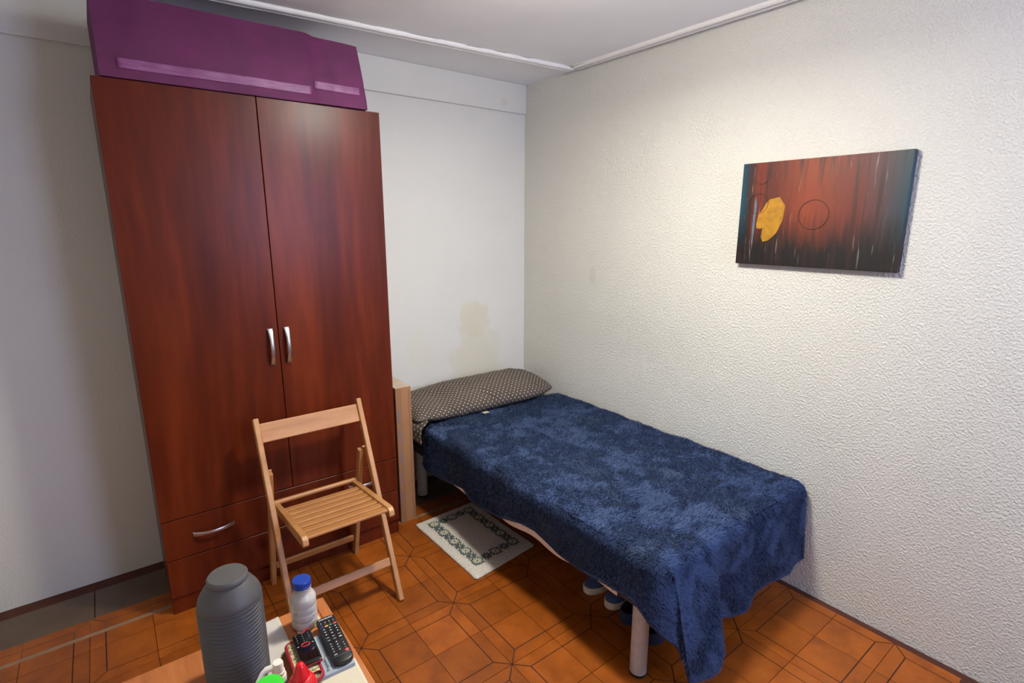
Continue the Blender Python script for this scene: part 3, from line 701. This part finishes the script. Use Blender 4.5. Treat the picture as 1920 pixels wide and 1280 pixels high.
# ================================================================== BATH MAT
def bath_mat():
    q = [Vector((-1.085, -0.453)), Vector((-1.078, -1.015)), Vector((-0.705, -0.971)), Vector((-0.721, -0.438))]
    def uv(u, v): return (q[0] * (1 - u) + q[3] * u) * (1 - v) + (q[1] * (1 - u) + q[2] * u) * v
    m = bpy.data.materials.new('mat_terry'); t = NT(m); v = t.coords('Object')
    t.base(t.ramp(t.noise(v, 160, 3, 0.7), [(0.3, srgb(184, 176, 164)), (0.62, srgb(226, 218, 206))])); t.bsdf.inputs['Roughness'].default_value = 0.95
    t.nrm(t.bump(t.noise(v, 210, 2, 0.6), 0.9, 0.004))
    ctr = (q[0] + q[1] + q[2] + q[3]) / 4
    root = empty('bath_mat', (ctr.x, ctr.y, 0), label='small beige cotton mat with a daisy border on the tiled floor', cat='mat')
    n, k = 70, 100; P = np.zeros((n, k, 3))
    for i in range(n):
        for j in range(k):
            u, v_ = i / (n - 1), j / (k - 1)
            # rounded corners
            cu, cv = (u - 0.5) * 2, (v_ - 0.5) * 2
            if abs(cu) > 0.93 and abs(cv) > 0.95:
                du, dv = (abs(cu) - 0.93) / 0.07, (abs(cv) - 0.95) / 0.05; f = max(du, dv) / math.hypot(du, dv); cu = math.copysign(0.93 + 0.07 * du * f, cu); cv = math.copysign(0.95 + 0.05 * dv * f, cv)
            p = uv(cu / 2 + 0.5, cv / 2 + 0.5); edge = min(1 - abs(cu), 1 - abs(cv))
            z = 0.0085 * min(1, edge * 22) ** 0.5 + 0.001 + 0.0012 * (fbm(p.x * 14, p.y * 14, 1) + 1) + 0.0006 * random.random()
            P[i, j] = (p.x + 0.004 * fbm(p.y * 5, 2, 0) * (abs(cu) > 0.9) - ctr.x, p.y - ctr.y, z)
    o = link('pad', grid_mesh('pad', P), m, root); sm = o.modifiers.new('s', 'SOLIDIFY'); sm.thickness = 0.001; sm.offset = 1 
    dark = mat('mat_green_yarn', srgb(84, 94, 92), 0.95, bump=0.6, bscale=250, bdist=0.002); lite = mat('mat_cream_yarn', srgb(204, 198, 176), 0.95, bump=0.6, bscale=250, bdist=0.002)
    def daisy(r):
        mb = MB()
        for a in range(10):
            an = 2 * math.pi * a / 10; ca, sa = math.cos(an), math.sin(an); pts = []
            for (l, w) in ((0.22, -0.05), (0.6, -0.13), (0.95, -0.09), (1.0, 0), (0.95, 0.09), (0.6, 0.13), (0.22, 0.05)): pts.append((r * (l * ca - w * sa), r * (l * sa + w * ca)))
            mb.prism(pts, 0, 0.0016)
        return mb.mesh('flower')
    D1, D2 = daisy(0.0275), daisy(0.0235); D1.materials.append(dark); D2.materials.append(lite)
    C1 = MB().lathe([(0.0038, 0), (0.0038, 0.0019)], 10).mesh('flower_centre'); C1.materials.append(lite)
    sqm = MB()
    # dark square with its corners eaten by leaf notches
    s = 0.0275; pts = []
    for kx, ky in ((1, 1), (-1, 1), (-1, -1), (1, -1)):
        pts += [(kx * s, ky * s * 0.3), (kx * s * 0.82, ky * s * 0.62), (kx * s, ky * s), (kx * s * 0.62, ky * s * 0.82), (kx * s * 0.3, ky * s)][::1 if kx * ky > 0 else -1]
    SQ = sqm.prism(pts, 0, 0.0010).mesh('leaf_patch'); SQ.materials.append(dark)
    ring = []
    nl, ns = 8, 4
    U0, U1, V0, V1 = 0.20, 0.80, 0.135, 0.835
    for a in range(nl): ring.append((U0, V0 + (V1 - V0) * a / nl))
    for a in range(ns): ring.append((U0 + (U1 - U0) * a / ns, V1))
    for a in range(nl): ring.append((U1, V1 - (V1 - V0) * a / nl))
    for a in range(ns): ring.append((U1 - (U1 - U0) * a / ns, V0))
    for k_, (u, v_) in enumerate(ring):
        p = uv(u, v_) - ctr; rz = random.uniform(0, 1); z = 0.0132
        if k_ % 2 == 0:
            a = link('leaf_patch', SQ, None, root, (p.x, p.y, z)); a.rotation_euler.z = -0.04
            b = link('flower', D2, None, root, (p.x, p.y, z + 0.0008)); b.rotation_euler.z = rz
        else:
            b = link('flower', D1, None, root, (p.x, p.y, z)); b.rotation_euler.z = rz; link('flower_centre', C1, None, b)
bath_mat()

# ================================================================== SHOES UNDER THE BED
def shoe_outline(L, W):
    pts = []; n = 40
    for k in range(n):
        a = 2 * math.pi * k / n; c_, s_ = math.cos(a), math.sin(a)
        x = L / 2 * math.copysign(abs(c_) ** 0.8, c_); w = W / 2 * (1.0 - 0.16 * (x > 0) * (x / (L / 2)) - 0.18 * math.exp(-((x - 0.02) / 0.05) ** 2))
        pts.append((x, w * math.copysign(abs(s_) ** 0.8, s_)))
    return pts                       # toe towards -x
def sneaker(x, y, rz, label):
    L, W = 0.255, 0.092; t = empty('sneaker', (x + L / 2, y, 0), rz, label, 'shoe', 'blue sneakers under the bed')
    out = shoe_outline(L, W)
    white = mat('shoe_rubber', srgb(222, 212, 192), 0.6, var=0.06, vscale=40); blue = mat('shoe_canvas', srgb(66, 84, 124), 0.85, bump=0.3, bscale=400)
    MB().prism(out, 0.0, 0.030, 0.004, seg=2).build('sole', white, t, smooth=40)
    n = len(out); lv = 12; P = np.zeros((lv, n, 3))
    for i in range(lv):
        f = i / (lv - 1)
        for j, (px, py) in enumerate(out):
            hx = 0.030 + (0.014 + 0.055 * min(1, max(0, (px + 0.10) / 0.14)))      # instep height along the shoe
            sh = math.cos(f * math.pi / 2) ** 0.65 if f < 1 else 0.0
            P[i, j] = (px * (0.965 * sh if px < 0 else (0.965 - 0.12 * f)) if px < 0 else px * (0.965 - 0.10 * f), py * 0.95 * max(sh, 0.30 if px > 0.0 else 0), 0.029 + (hx - 0.030 + 0.012) * math.sin(f * math.pi / 2))
    me = grid_mesh('upper', np.concatenate([P, P[:, :1]], 1)); bm = bmesh.new(); bm.from_mesh(me); bmesh.ops.remove_doubles(bm, verts=bm.verts[:], dist=1e-5); bmesh.ops.recalc_face_normals(bm, faces=bm.faces[:]); bm.to_mesh(me); bm.free(); me.shade_smooth()
    link('upper', me, blue, t)
    for k in range(6):
        MB().lathe([(0.0017, 0), (0.0017, 0.0012)], 8).build('vent_hole', M_black, t, (-0.068 + 0.008 * (k % 3), 0.012 * (k // 3) - 0.004 - 0.004 * (k % 2), 0.0535 + 0.002 * (k % 3)))
    for k in range(3):
        MB().tube([(-0.03 + 0.02 * k, -0.016, 0.074 + 0.008 * k), (-0.03 + 0.02 * k, 0, 0.080 + 0.008 * k), (-0.03 + 0.02 * k, 0.016, 0.074 + 0.008 * k)], 0.0025, 6).build('lace', white, t)
def clog(x, y, rz, label):
    L, W = 0.25, 0.090; t = empty('clog', (x + L / 2, y, 0), rz, label, 'shoe', 'navy slippers under the bed')
    out = shoe_outline(L, W); navy = mat('clog_navy', srgb(34, 52, 84), 0.5, var=0.1); inner = mat('clog_lining', srgb(12, 13, 18), 0.9)
    MB().prism(out, 0.0, 0.016, 0.003, seg=2).build('sole', navy, t, smooth=40)
    n = len(out); wall = MB()
    P = np.zeros((5, n, 3))
    for i, (f, sc) in enumerate(((0, 1.0), (0.5, 1.01), (1, 0.985), (1.0, 0.93), (0.15, 0.91))):
        for j, (px, py) in enumerate(out): P[i, j] = (px * sc, py * sc, 0.014 + 0.034 * f * (0.75 + 0.25 * (px < 0)))
    me = grid_mesh('rim', np.concatenate([P, P[:, :1]], 1)); bm = bmesh.new(); bm.from_mesh(me); bmesh.ops.remove_doubles(bm, verts=bm.verts[:], dist=1e-5); bmesh.ops.recalc_face_normals(bm, faces=bm.faces[:]); bm.to_mesh(me); bm.free(); smooth_by_angle(me, 60)
    link('rim', me, navy, t)
    MB().prism([(a * 0.91, b * 0.91) for a, b in out], 0.0155, 0.019).build('insole', inner, t)
    Q = np.zeros((9, 7, 3))
    for i in range(9):
        a = math.pi * i / 8
        for j in range(7):
            xx = 0.005 + 0.075 * j / 6
            Q[i, j] = (xx, 0.040 * math.cos(a), 0.040 + 0.030 * math.sin(a) ** 0.8)
    q = link('strap', grid_mesh('strap', Q), navy, t); sm = q.modifiers.new('s', 'SOLIDIFY'); sm.thickness = 0.004
sneaker(-0.757, -1.372, R(-4), 'blue canvas sneaker with white sole, the one farther from the front bed leg')
sneaker(-0.752, -1.478, R(3), 'blue canvas sneaker with white sole, the one nearer the front bed leg')
clog(-0.765, -1.582, R(-3), 'navy open slipper lying between the blue sneakers and the front bed leg')
clog(-0.778, -1.690, R(4), 'navy slipper mostly hidden behind the silver front bed leg')

# ================================================================== SIDE TABLE AND WHAT STANDS ON IT
TZ = 0.62
def table():
    x0, x1, y0, y1 = -2.56, -1.875, -2.14, -1.537; ox, oy = (x0 + x1) / 2, (y0 + y1) / 2
    t = empty('side_table', (ox, oy, 0), label='small light brown wooden table in the lower left corner', cat='table')
    a, b, c_, d = x0 - ox, x1 - ox, y0 - oy, y1 - oy
    MB().box(a, b - 0.068, c_, d, TZ - 0.020, TZ, 0.002).build('board', M_table, t)
    MB().box(b - 0.0672, b - 0.026, c_, d + 0.004, TZ - 0.020, TZ, 0.002).build('board', M_table, t)
    MB().box(b - 0.0252, b, c_, d + 0.008, TZ - 0.022, TZ - 0.0004, 0.003, 2).build('edge_strip', M_table, t)
    for sx in (a + 0.04, b - 0.04):
        for sy in (c_ + 0.04, d - 0.04):
            MB().box(sx - 0.018, sx + 0.018, sy - 0.018, sy + 0.018, 0, TZ - 0.02, 0.003).build('leg', M_table, t)
    MB().box(a + 0.06, b - 0.06, d - 0.05, d - 0.032, TZ - 0.075, TZ - 0.021, 0.002).build('apron', M_table, t)
    MB().box(a + 0.06, b - 0.06, c_ + 0.032, c_ + 0.05, TZ - 0.075, TZ - 0.021, 0.002).build('apron', M_table, t)
table()
def sheet_flat(name, pts, z, m, label, cat, th=0.0010, wav=0.0008):
    """thin limp paper from a quad outline"""
    q = [Vector(p) for p in pts]; n = 24; P = np.zeros((n, n, 3)); ctr = sum(q, Vector((0, 0))) / 4
    for i in range(n):
        for j in range(n):
            u, v = i / (n - 1), j / (n - 1); p = (q[0] * (1 - u) + q[1] * u) * (1 - v) + (q[3] * (1 - u) + q[2] * u) * v
            P[i, j] = (p.x - ctr.x, p.y - ctr.y, th + wav * (1 + fbm(p.x * 40, p.y * 40, z * 5)))
    o = link(name, grid_mesh(name, P), m, None, (ctr.x, ctr.y, z)); sm = o.modifiers.new('s', 'SOLIDIFY'); sm.thickness = th; sm.offset = -1
    return tag(o, label, cat)
sheet_flat('paper_towel', [(-2.12, -1.545), (-1.984, -1.541), (-1.984, -1.64), (-2.10, -1.79)][::1], TZ, M_tissue, 'crumpled white paper towel under the dark grey ribbed canister', 'paper towel', 0.001, 0.0014)
sheet_flat('paper_napkin', [(-1.963, -1.575), (-1.907, -1.570), (-1.906, -1.622), (-1.962, -1.630)], TZ, M_paper, 'small cream paper square under the bottle with blue cap', 'napkin', 0.0012, 0.0003)
sheet_flat('paper_sheet', [(-2.00, -1.785), (-1.886, -1.770), (-1.893, -1.93), (-2.00, -1.93)], TZ, M_paper, 'cream paper napkin at the bottom edge beside the blue medicine box', 'napkin', 0.0016, 0.0006)

def water_bottle():
    t = empty('plastic_bottle', (-1.9395, -1.602, TZ + 0.0030), label='small milky plastic bottle with a blue screw cap standing on the wooden table', cat='bottle')
    m = bpy.data.materials.new('milky_plastic'); n = NT(m); n.base(srgb(192, 184, 174)); n.bsdf.inputs['Roughness'].default_value = 0.3
    n.bsdf.inputs['Subsurface Weight'].default_value = 0.5; n.bsdf.inputs['Subsurface Radius'].default_value = (0.02, 0.018, 0.015); n.bsdf.inputs['Subsurface Scale'].default_value = 0.6
    r = 0.0285
    prof = [(r - 0.004, 0), (r - 0.001, 0.003), (r, 0.008), (r, 0.024), (r - 0.0005, 0.0255), (r, 0.027), (r, 0.043), (r - 0.0005, 0.0445), (r, 0.046), (r, 0.062), (r - 0.0005, 0.0635), (r, 0.065), (r, 0.080), (r - 0.002, 0.087), (r - 0.006, 0.094), (0.0195, 0.100), (0.0190, 0.108)]
    MB().lathe(prof, 40).build('body', m, t, smooth=50)
    t.scale = (1, 1, 0.885)
    gr = mat('neck_plastic', srgb(168, 156, 144), 0.25)
    MB().lathe([(0.0192, 0.1075), (0.0205, 0.110), (0.0192, 0.113), (0.0185, 0.116)], 32).build('neck_ring', gr, t, smooth=50)
    blue = mat('blue_cap', srgb(28, 62, 150), 0.35)
    c_ = MB(); c_.lathe([(0.0206, 0.1145), (0.0212, 0.116), (0.0212, 0.1195), (0.0205, 0.1205), (0.0210, 0.1215), (0.0208, 0.131), (0.0194, 0.1335), (0.0, 0.1340)], 40); c_.build('cap', blue, t, smooth=40)
    ink = mat('bottle_ink', srgb(96, 84, 78), 0.6)
    for a, z, w, hgt, mm in ((R(-100), 0.0252, 0.95, 0.0010, ink), (R(-140), 0.052, 0.10, 0.003, ink), (R(-62), 0.036, 0.10, 0.002, mat('bottle_red_ink', srgb(190, 90, 90), 0.6))):
        k = 14; Q = np.zeros((k, 2, 3))
        for i in range(k):
            an = a + w * (i / (k - 1) - 0.5)
            for j in range(2): Q[i, j] = ((r + 0.0004) * math.cos(an), (r + 0.0004) * math.sin(an), z + hgt * j)
        link('printed_line', grid_mesh('printed_line', Q), mm, t)
water_bottle()

def medicine_box():
    t = empty('medicine_box', (-1.932, -1.728, TZ), R(-2.5), label='flat pale blue medicine box with printed text under the remote control', cat='medicine box')
    W, L, Hh = 0.084, 0.122, 0.0115
    m = mat('box_card_blue', srgb(150, 160, 168), 0.5, var=0.06, vscale=30)
    MB().box(-W / 2, W / 2, -L / 2, L / 2, 0, Hh, 0.0006).build('carton', m, t)
    dk = mat('box_slate', srgb(112, 124, 132), 0.55, var=0.05); ln = mat('box_line', srgb(84, 98, 110), 0.6); wh = mat('box_white', srgb(206, 212, 214), 0.5); nv = mat('box_navy', srgb(70, 88, 124), 0.5)
    def flat(x0, x1, y0, y1, mm, name='printed_panel', z=0.0002): MB().box(x0, x1, y0, y1, Hh, Hh + z).build(name, mm, t)
    flat(-0.007, 0.030, -0.012, 0.060, dk); flat(-0.018, -0.009, -0.018, 0.060, wh)
    for k in range(6): flat(-0.0045 + 0.0046 * k, -0.0037 + 0.0046 * k, -0.009, 0.056, ln, 'text_line', 0.0004)
    for k in range(3): flat(-0.0165 + 0.003 * k, -0.0159 + 0.003 * k, -0.016, 0.056, ln, 'text_line', 0.0004)
    tm = text_mesh('Pregabalina', 0.0088); o = link('printed_name', tm, mat('print_dark', srgb(62, 70, 82), 0.6), t, (-0.0105, -0.033, Hh + 0.0003)); o.rotation_euler.z = R(90)
    for k, l in enumerate((0.020, 0.013, 0.013, 0.017, 0.017, 0.014, 0.010, 0.008)):
        flat(-0.002 + 0.0046 * k, -0.001 + 0.0046 * k, -0.056 + 0.0006 * k, -0.056 + l + 0.0006 * k, ln, 'text_line', 0.0004)
    flat(-0.041, -0.020, -0.060, -0.046, nv); flat(-0.037, -0.027, -0.057, -0.049, wh, 'printed_panel', 0.0004)
    MB().lathe([(0.0032, 0), (0.0032, 0.0004)], 16).build('printed_emblem', mat('box_emblem', srgb(44, 46, 40), 0.6), t, (0.0185, -0.0235, Hh))
    return TZ + Hh
BOXTOP = medicine_box() + 0.0006

def remote():
    W, L, Hh = 0.0415, 0.154, 0.012
    # local +y = battery end (far from the camera), -y = power button end
    t = empty('remote_control', (-1.908, -1.710, BOXTOP), R(-3.0), label='black television remote control lying along the table edge', cat='remote control')
    blk = mat('remote_black', srgb(22, 22, 23), 0.35, bump=0.05, bscale=500)
    out = [(-W / 2, L / 2 - 0.006), (-W / 2 + 0.004, L / 2 - 0.001), (0, L / 2), (W / 2 - 0.004, L / 2 - 0.001), (W / 2, L / 2 - 0.006)]
    out = out[::-1]
    for k in range(13):
        a = R(180 * k / 12); out.append((-W / 2 * math.cos(a), -L / 2 + 0.016 - 0.016 * math.sin(a) ** 0.8))
    o2 = [(-W / 2, L / 2 - 0.006), (-W / 2 + 0.004, L / 2 - 0.001), (0, L / 2), (W / 2 - 0.004, L / 2 - 0.001), (W / 2, L / 2 - 0.006)]
    for k in range(13):
        a = R(180 * k / 12); o2.append((W / 2 * math.cos(a), -L / 2 + 0.016 - 0.016 * math.sin(a) ** 0.8))
    MB().prism(o2, 0, Hh, 0.002, seg=2).build('body', blk, t, smooth=40)
    MB().box(-W / 2 + 0.001, W / 2 - 0.001, -L / 2 + 0.0195, -L / 2 + 0.0205, Hh, Hh + 0.0005).build('groove_line', mat('remote_line', srgb(96, 98, 96), 0.4), t)
    key = mat('key_black', srgb(30, 31, 32), 0.5); wht = mat('key_print', srgb(222, 222, 218), 0.6); gry = mat('key_grey_print', srgb(130, 132, 132), 0.6)
    red = mat('key_red', srgb(220, 78, 70), 0.5); cols = {0: mat('key_yellow', srgb(206, 158, 78), 0.5), 1: mat('key_green', srgb(70, 120, 110), 0.5), 2: red, 3: mat('key_blue', srgb(44, 50, 118), 0.5)}
    KM = {}
    def button(x, y, w, h, m, name='button', z=0.0010):
        if (w, h, m.name) not in KM:
            me = MB().box(-w / 2, w / 2, -h / 2, h / 2, 0, z, 0.0003).mesh('button'); me.materials.append(m); KM[(w, h, m.name)] = me
        return link(name, KM[(w, h, m.name)], None, t, (x, y, Hh - 0.0001))
    def glyph(s, x, y, size, m):
        o = link('glyph', text_mesh(s, size), m, t, (x, y, Hh + 0.0012)); o.rotation_euler.z = math.pi
    o = link('brand_lettering', text_mesh('SAMSUNG', 0.0068), wht, t, (0.000, L / 2 - 0.0075, Hh + 0.0003)); o.rotation_euler.z = math.pi
    o.scale.x = 1.0
    # rows from the power end (-y) upward; x mirrored because the remote lies upside down to the viewer
    y0 = -L / 2 + 0.026
    MB().lathe([(0.0040, 0), (0.0040, 0.0010), (0.0032, 0.0014)], 20).build('power_button', red, t, (W / 2 - 0.0085, y0 + 0.001, Hh), smooth=40)
    button(-W / 2 + 0.009, y0, 0.007, 0.0045, gry, 'source_button')
    digits = [['1', '2', '3'], ['4', '5', '6'], ['7', '8', '9'], ['-', '0', 'P']]
    for r_, row in enumerate(digits):
        for c_, ch in enumerate(row):
            x = (1 - c_) * 0.0125; y = y0 + 0.0095 + 0.0084 * r_
            button(x, y, 0.0095, 0.0056, key); glyph(ch, x, y, 0.0052, wht)
    for c_, (sx, sy, mm) in enumerate(((0.0125, 0.047, wht), (-0.0125, 0.047, gry), (0.0, 0.047, gry), (-0.0125, 0.056, gry), (0.0, 0.056, gry), (0.0125, 0.056, gry))):
        button(sx, y0 + sy, 0.0095, 0.006, key); button(sx, y0 + sy, 0.006, 0.0026, mm, 'printed_mark', 0.0013)
    for (sx, sy) in ((0.0125, 0.067), (0.0, 0.067), (-0.0125, 0.067), (0.0125, 0.076), (-0.0125, 0.076), (0.0, 0.0765), (0.0125, 0.085), (0.0, 0.085), (-0.0125, 0.085)):
        button(sx, y0 + sy, 0.0092, 0.0055, key); MB().lathe([(0.0014, 0), (0.0014, 0.0013)], 10).build('printed_mark', wht, t, (sx, y0 + sy, Hh))
    for k, ci in enumerate((2, 1, 0, 3)): button((1.5 - k) * 0.0092, y0 + 0.0945, 0.0072, 0.0045, cols[ci], 'colour_button')
    for r_ in range(2):
        for k in range(4):
            button((1.5 - k) * 0.0092, y0 + 0.101 + 0.0062 * r_, 0.0072, 0.004, key); MB().lathe([(0.0011, 0), (0.0011, 0.0013)], 8).build('printed_mark', wht if r_ else gry, t, ((1.5 - k) * 0.0092, y0 + 0.101 + 0.0062 * r_, Hh))
remote()

def phone_and_pouch():
    red = mat('pouch_red', srgb(150, 18, 40), 0.5)
    m = bpy.data.materials.new('floral_fabric'); t = NT(m); v = t.coords('Object')
    vo = t.add('ShaderNodeTexVoronoi'); vo.inputs['Scale'].default_value = 150; t.link(v, vo.inputs['Vector'])
    c = t.ramp(t.noise(v, 120, 3), [(0.38, srgb(96, 92, 60)), (0.5, srgb(190, 180, 130)), (0.6, srgb(214, 206, 170)), (0.7, srgb(180, 84, 80))])
    t.base(t.mix(t.ramp(vo.outputs['Distance'], [(0.12, (1, 1, 1)), (0.22, (0, 0, 0))]), c, srgb(60, 66, 40))); t.bsdf.inputs['Roughness'].default_value = 0.9
    pz = BOXTOP
    p = empty('phone_pouch', (-1.979, -1.728, pz), R(-3), label='floral fabric phone pouch with red edging under the black phone', cat='pouch')
    W, L = 0.048, 0.130
    MB().prism(rrect(W, L, 0.012, 5), 0, 0.008, 0.002, seg=2).build('fabric', m, p, smooth=40)
    ring = [(x, y, 0.006) for x, y in rrect(W, L, 0.012, 5)]; MB().tube(ring + ring[:1], 0.0036, 8, cap=False).build('piping', red, p, smooth=180)
    # open mouth of the pouch: a red band standing up at the near right corner, dark inside
    n = 22; Q = np.zeros((n, 4, 3))
    for i in range(n):
        a = 2 * math.pi * i / (n - 1)
        for j, (rr, zz) in enumerate(((1.0, 0.0), (1.06, 0.006), (1.0, 0.012), (0.8, 0.012))): Q[i, j] = (0.018 * rr * math.cos(a), 0.010 * rr * math.sin(a), zz)
    lo = link('mouth_band', grid_mesh('mouth_band', Q), red, p, (0.007, -L / 2 + 0.003, 0.002)); lo.rotation_euler.z = R(18)
    MB().prism([(0.0145 * math.cos(2 * math.pi * k / 20), 0.0078 * math.sin(2 * math.pi * k / 20)) for k in range(20)], 0.0, 0.006).build('mouth_lining', mat('pouch_lining', srgb(14, 10, 10), 0.9), lo)
    MB().beam((0.004, L / 2 - 0.004, 0.012), (0.026, L / 2 + 0.008, 0.018), 0.010, 0.004, side=(0, 0, 1), bev=0.0012).build('strap_tab', red, p)
    ph = empty('mobile_phone', (-1.967, -1.709, pz + 0.0090), R(-3), label='black keypad mobile phone with a red ring button lying on the floral pouch', cat='phone')
    PW, PL = 0.041, 0.098; bk = mat('phone_black', srgb(14, 14, 15), 0.22)
    MB().prism(rrect(PW, PL, 0.007, 5), 0, 0.010, 0.0018, seg=2).build('body', bk, ph, smooth=40)
    MB().box(-0.017, 0.017, -PL / 2 + 0.009, -0.002, 0.0100, 0.0104).build('screen', mat('phone_screen', srgb(22, 15, 16), 0.06, coat=0.5), ph)
    rg = [(0.0085 * math.copysign(abs(math.cos(a)) ** 0.8, math.cos(a)), 0.005 * math.copysign(abs(math.sin(a)) ** 0.8, math.sin(a)) + 0.008, 0.0104) for a in np.linspace(0, 2 * math.pi, 25)]
    MB().tube(rg, 0.0012, 6, cap=False).build('ring_button', mat('phone_red', srgb(190, 40, 52), 0.3), ph, smooth=180)
    wk = mat('phone_print', srgb(150, 158, 160), 0.5)
    for r_ in range(4):
        for c_ in range(3):
            o = MB().box(-0.0045, 0.0045, -0.0026, 0.0026, 0, 0.0006, 0.0004).build('key', bk, ph, ((c_ - 1) * 0.0125, 0.020 + r_ * 0.0075, 0.0099))
            g = link('glyph', text_mesh('123456789*0#'[(3 - 0 - r_) * 3 + c_] if False else '123456789*0#'[r_ * 3 + (2 - c_)], 0.0042), wk, ph, ((c_ - 1) * 0.0125, 0.020 + r_ * 0.0075, 0.0107)); g.rotation_euler.z = math.pi
    for sx in (-1, 1): MB().box(-0.002, 0.002, -0.001, 0.001, 0, 0.0005).build('call_key', wk, ph, (sx * 0.015, 0.008, 0.0101))
    MB().box(-PW / 2, PW / 2, -PL / 2 - 0.0005, -PL / 2 + 0.004, 0.002, 0.0075, 0.001).build('edge_trim', red, ph)
phone_and_pouch()

def canister():
    t = empty('ribbed_canister', (-2.092, -1.672, TZ + 0.0042), label='dark grey ribbed plastic canister at the left edge of the table', cat='canister')
    m = mat('dark_grey_plastic', srgb(74, 71, 70), 0.5, var=0.06); n = 56; zs = np.linspace(0, 0.225, 165); P = np.zeros((len(zs) + 2, n, 3))
    for i, z in enumerate(zs):
        r0 = 0.058 if z < 0.185 else 0.058 - 0.022 * ((z - 0.185) / 0.040) ** 1.6
        if z < 0.004: r0 -= 0.003 * (1 - z / 0.004)
        for j in range(n):
            a = 2 * math.pi * j / n
            ribbed = 1.0 if 0.02 < z < 0.180 else 0.0
            sect = 1 / (1 + math.exp((math.cos(a + R(15)) - 0.93) * 40))      # smooth strip on the right side
            r = r0 + 0.0022 * math.sin(z * 2 * math.pi / 0.0085) * ribbed * sect
            P[i + 1, j] = (r * math.cos(a), r * math.sin(a), z)
    P[0, :] = (0, 0, 0); P[-1, :] = (0, 0, 0.226)
    me = grid_mesh('body', np.concatenate([P, P[:, :1]], 1)); bm = bmesh.new(); bm.from_mesh(me); bmesh.ops.remove_doubles(bm, verts=bm.verts[:], dist=1e-6); bmesh.ops.recalc_face_normals(bm, faces=bm.faces[:]); bm.to_mesh(me); bm.free(); me.shade_smooth()
    link('body', me, m, t)
    MB().lathe([(0.036, 0.224), (0.037, 0.226), (0.037, 0.234), (0.034, 0.238), (0, 0.239)], 36).build('lid', mat('canister_lid', srgb(84, 82, 80), 0.5), t, smooth=40)
canister()

def red_bottle():
    t = empty('squeeze_bottle', (-2.018, -1.866, TZ + 0.0042), label='red squeeze bottle with a pointed nozzle at the bottom of the picture', cat='bottle')
    m = mat('red_plastic', srgb(206, 26, 30), 0.32)
    MB().lathe([(0.021, 0), (0.0255, 0.003), (0.0262, 0.010), (0.0262, 0.082), (0.0245, 0.093), (0.0195, 0.102), (0.014, 0.106)], 40).build('body', m, t, smooth=50)
    MB().lathe([(0.0155, 0.1065), (0.0145, 0.110), (0.0125, 0.116), (0.0110, 0.120), (0.0088, 0.126), (0.0068, 0.131), (0.0045, 0.1335), (0, 0.134)], 32).build('nozzle', mat('red_cap', srgb(214, 10, 22), 0.25), t, smooth=60)
red_bottle()
def green_jar():
    t = empty('green_lid_jar', (-2.078, -1.898, TZ), label='jar with a bright green lid at the bottom left corner', cat='jar')
    MB().lathe([(0.022, 0), (0.0245, 0.002), (0.0245, 0.125), (0.022, 0.132)], 36).build('body', mat('jar_white', srgb(220, 220, 214), 0.4), t, smooth=40)
    MB().lathe([(0.0235, 0.128), (0.0245, 0.130), (0.0245, 0.150), (0.0230, 0.1525), (0, 0.153)], 40).build('lid', mat('green_plastic', srgb(60, 206, 54), 0.4), t, smooth=40)
green_jar()
def pump_bottle():
    t = empty('pump_bottle', (-2.044, -1.808, TZ), label='dark brown bottle with a white pump dispenser beside the red bottle', cat='pump bottle')
    br = mat('brown_glass', srgb(40, 26, 20), 0.15); wh = mat('pump_white', srgb(232, 226, 212), 0.4)
    MB().lathe([(0.017, 0), (0.0195, 0.002), (0.0195, 0.058), (0.016, 0.068), (0.012, 0.072)], 32).build('body', br, t, smooth=40)
    MB().lathe([(0.0128, 0.070), (0.0132, 0.072), (0.0132, 0.083), (0.0124, 0.084)], 28).build('collar', wh, t, smooth=40)
    MB().lathe([(0.0112, 0.083), (0.0112, 0.092), (0.0104, 0.0925)], 28).build('stem', wh, t, smooth=40)
    h = MB(); h.lathe([(0.0098, 0.092), (0.0098, 0.108), (0.0086, 0.1115), (0, 0.112)], 28).build('pump_head', wh, t, smooth=40)
    MB().tube([(-0.006, 0.0, 0.104), (-0.020, 0.002, 0.104), (-0.026, 0.002, 0.101), (-0.046, -0.006, 0.080), (-0.058, -0.012, 0.067)], [0.0062, 0.0058, 0.0048, 0.0036, 0.0034], 12).build('spout', wh, t, smooth=50)
pump_bottle()
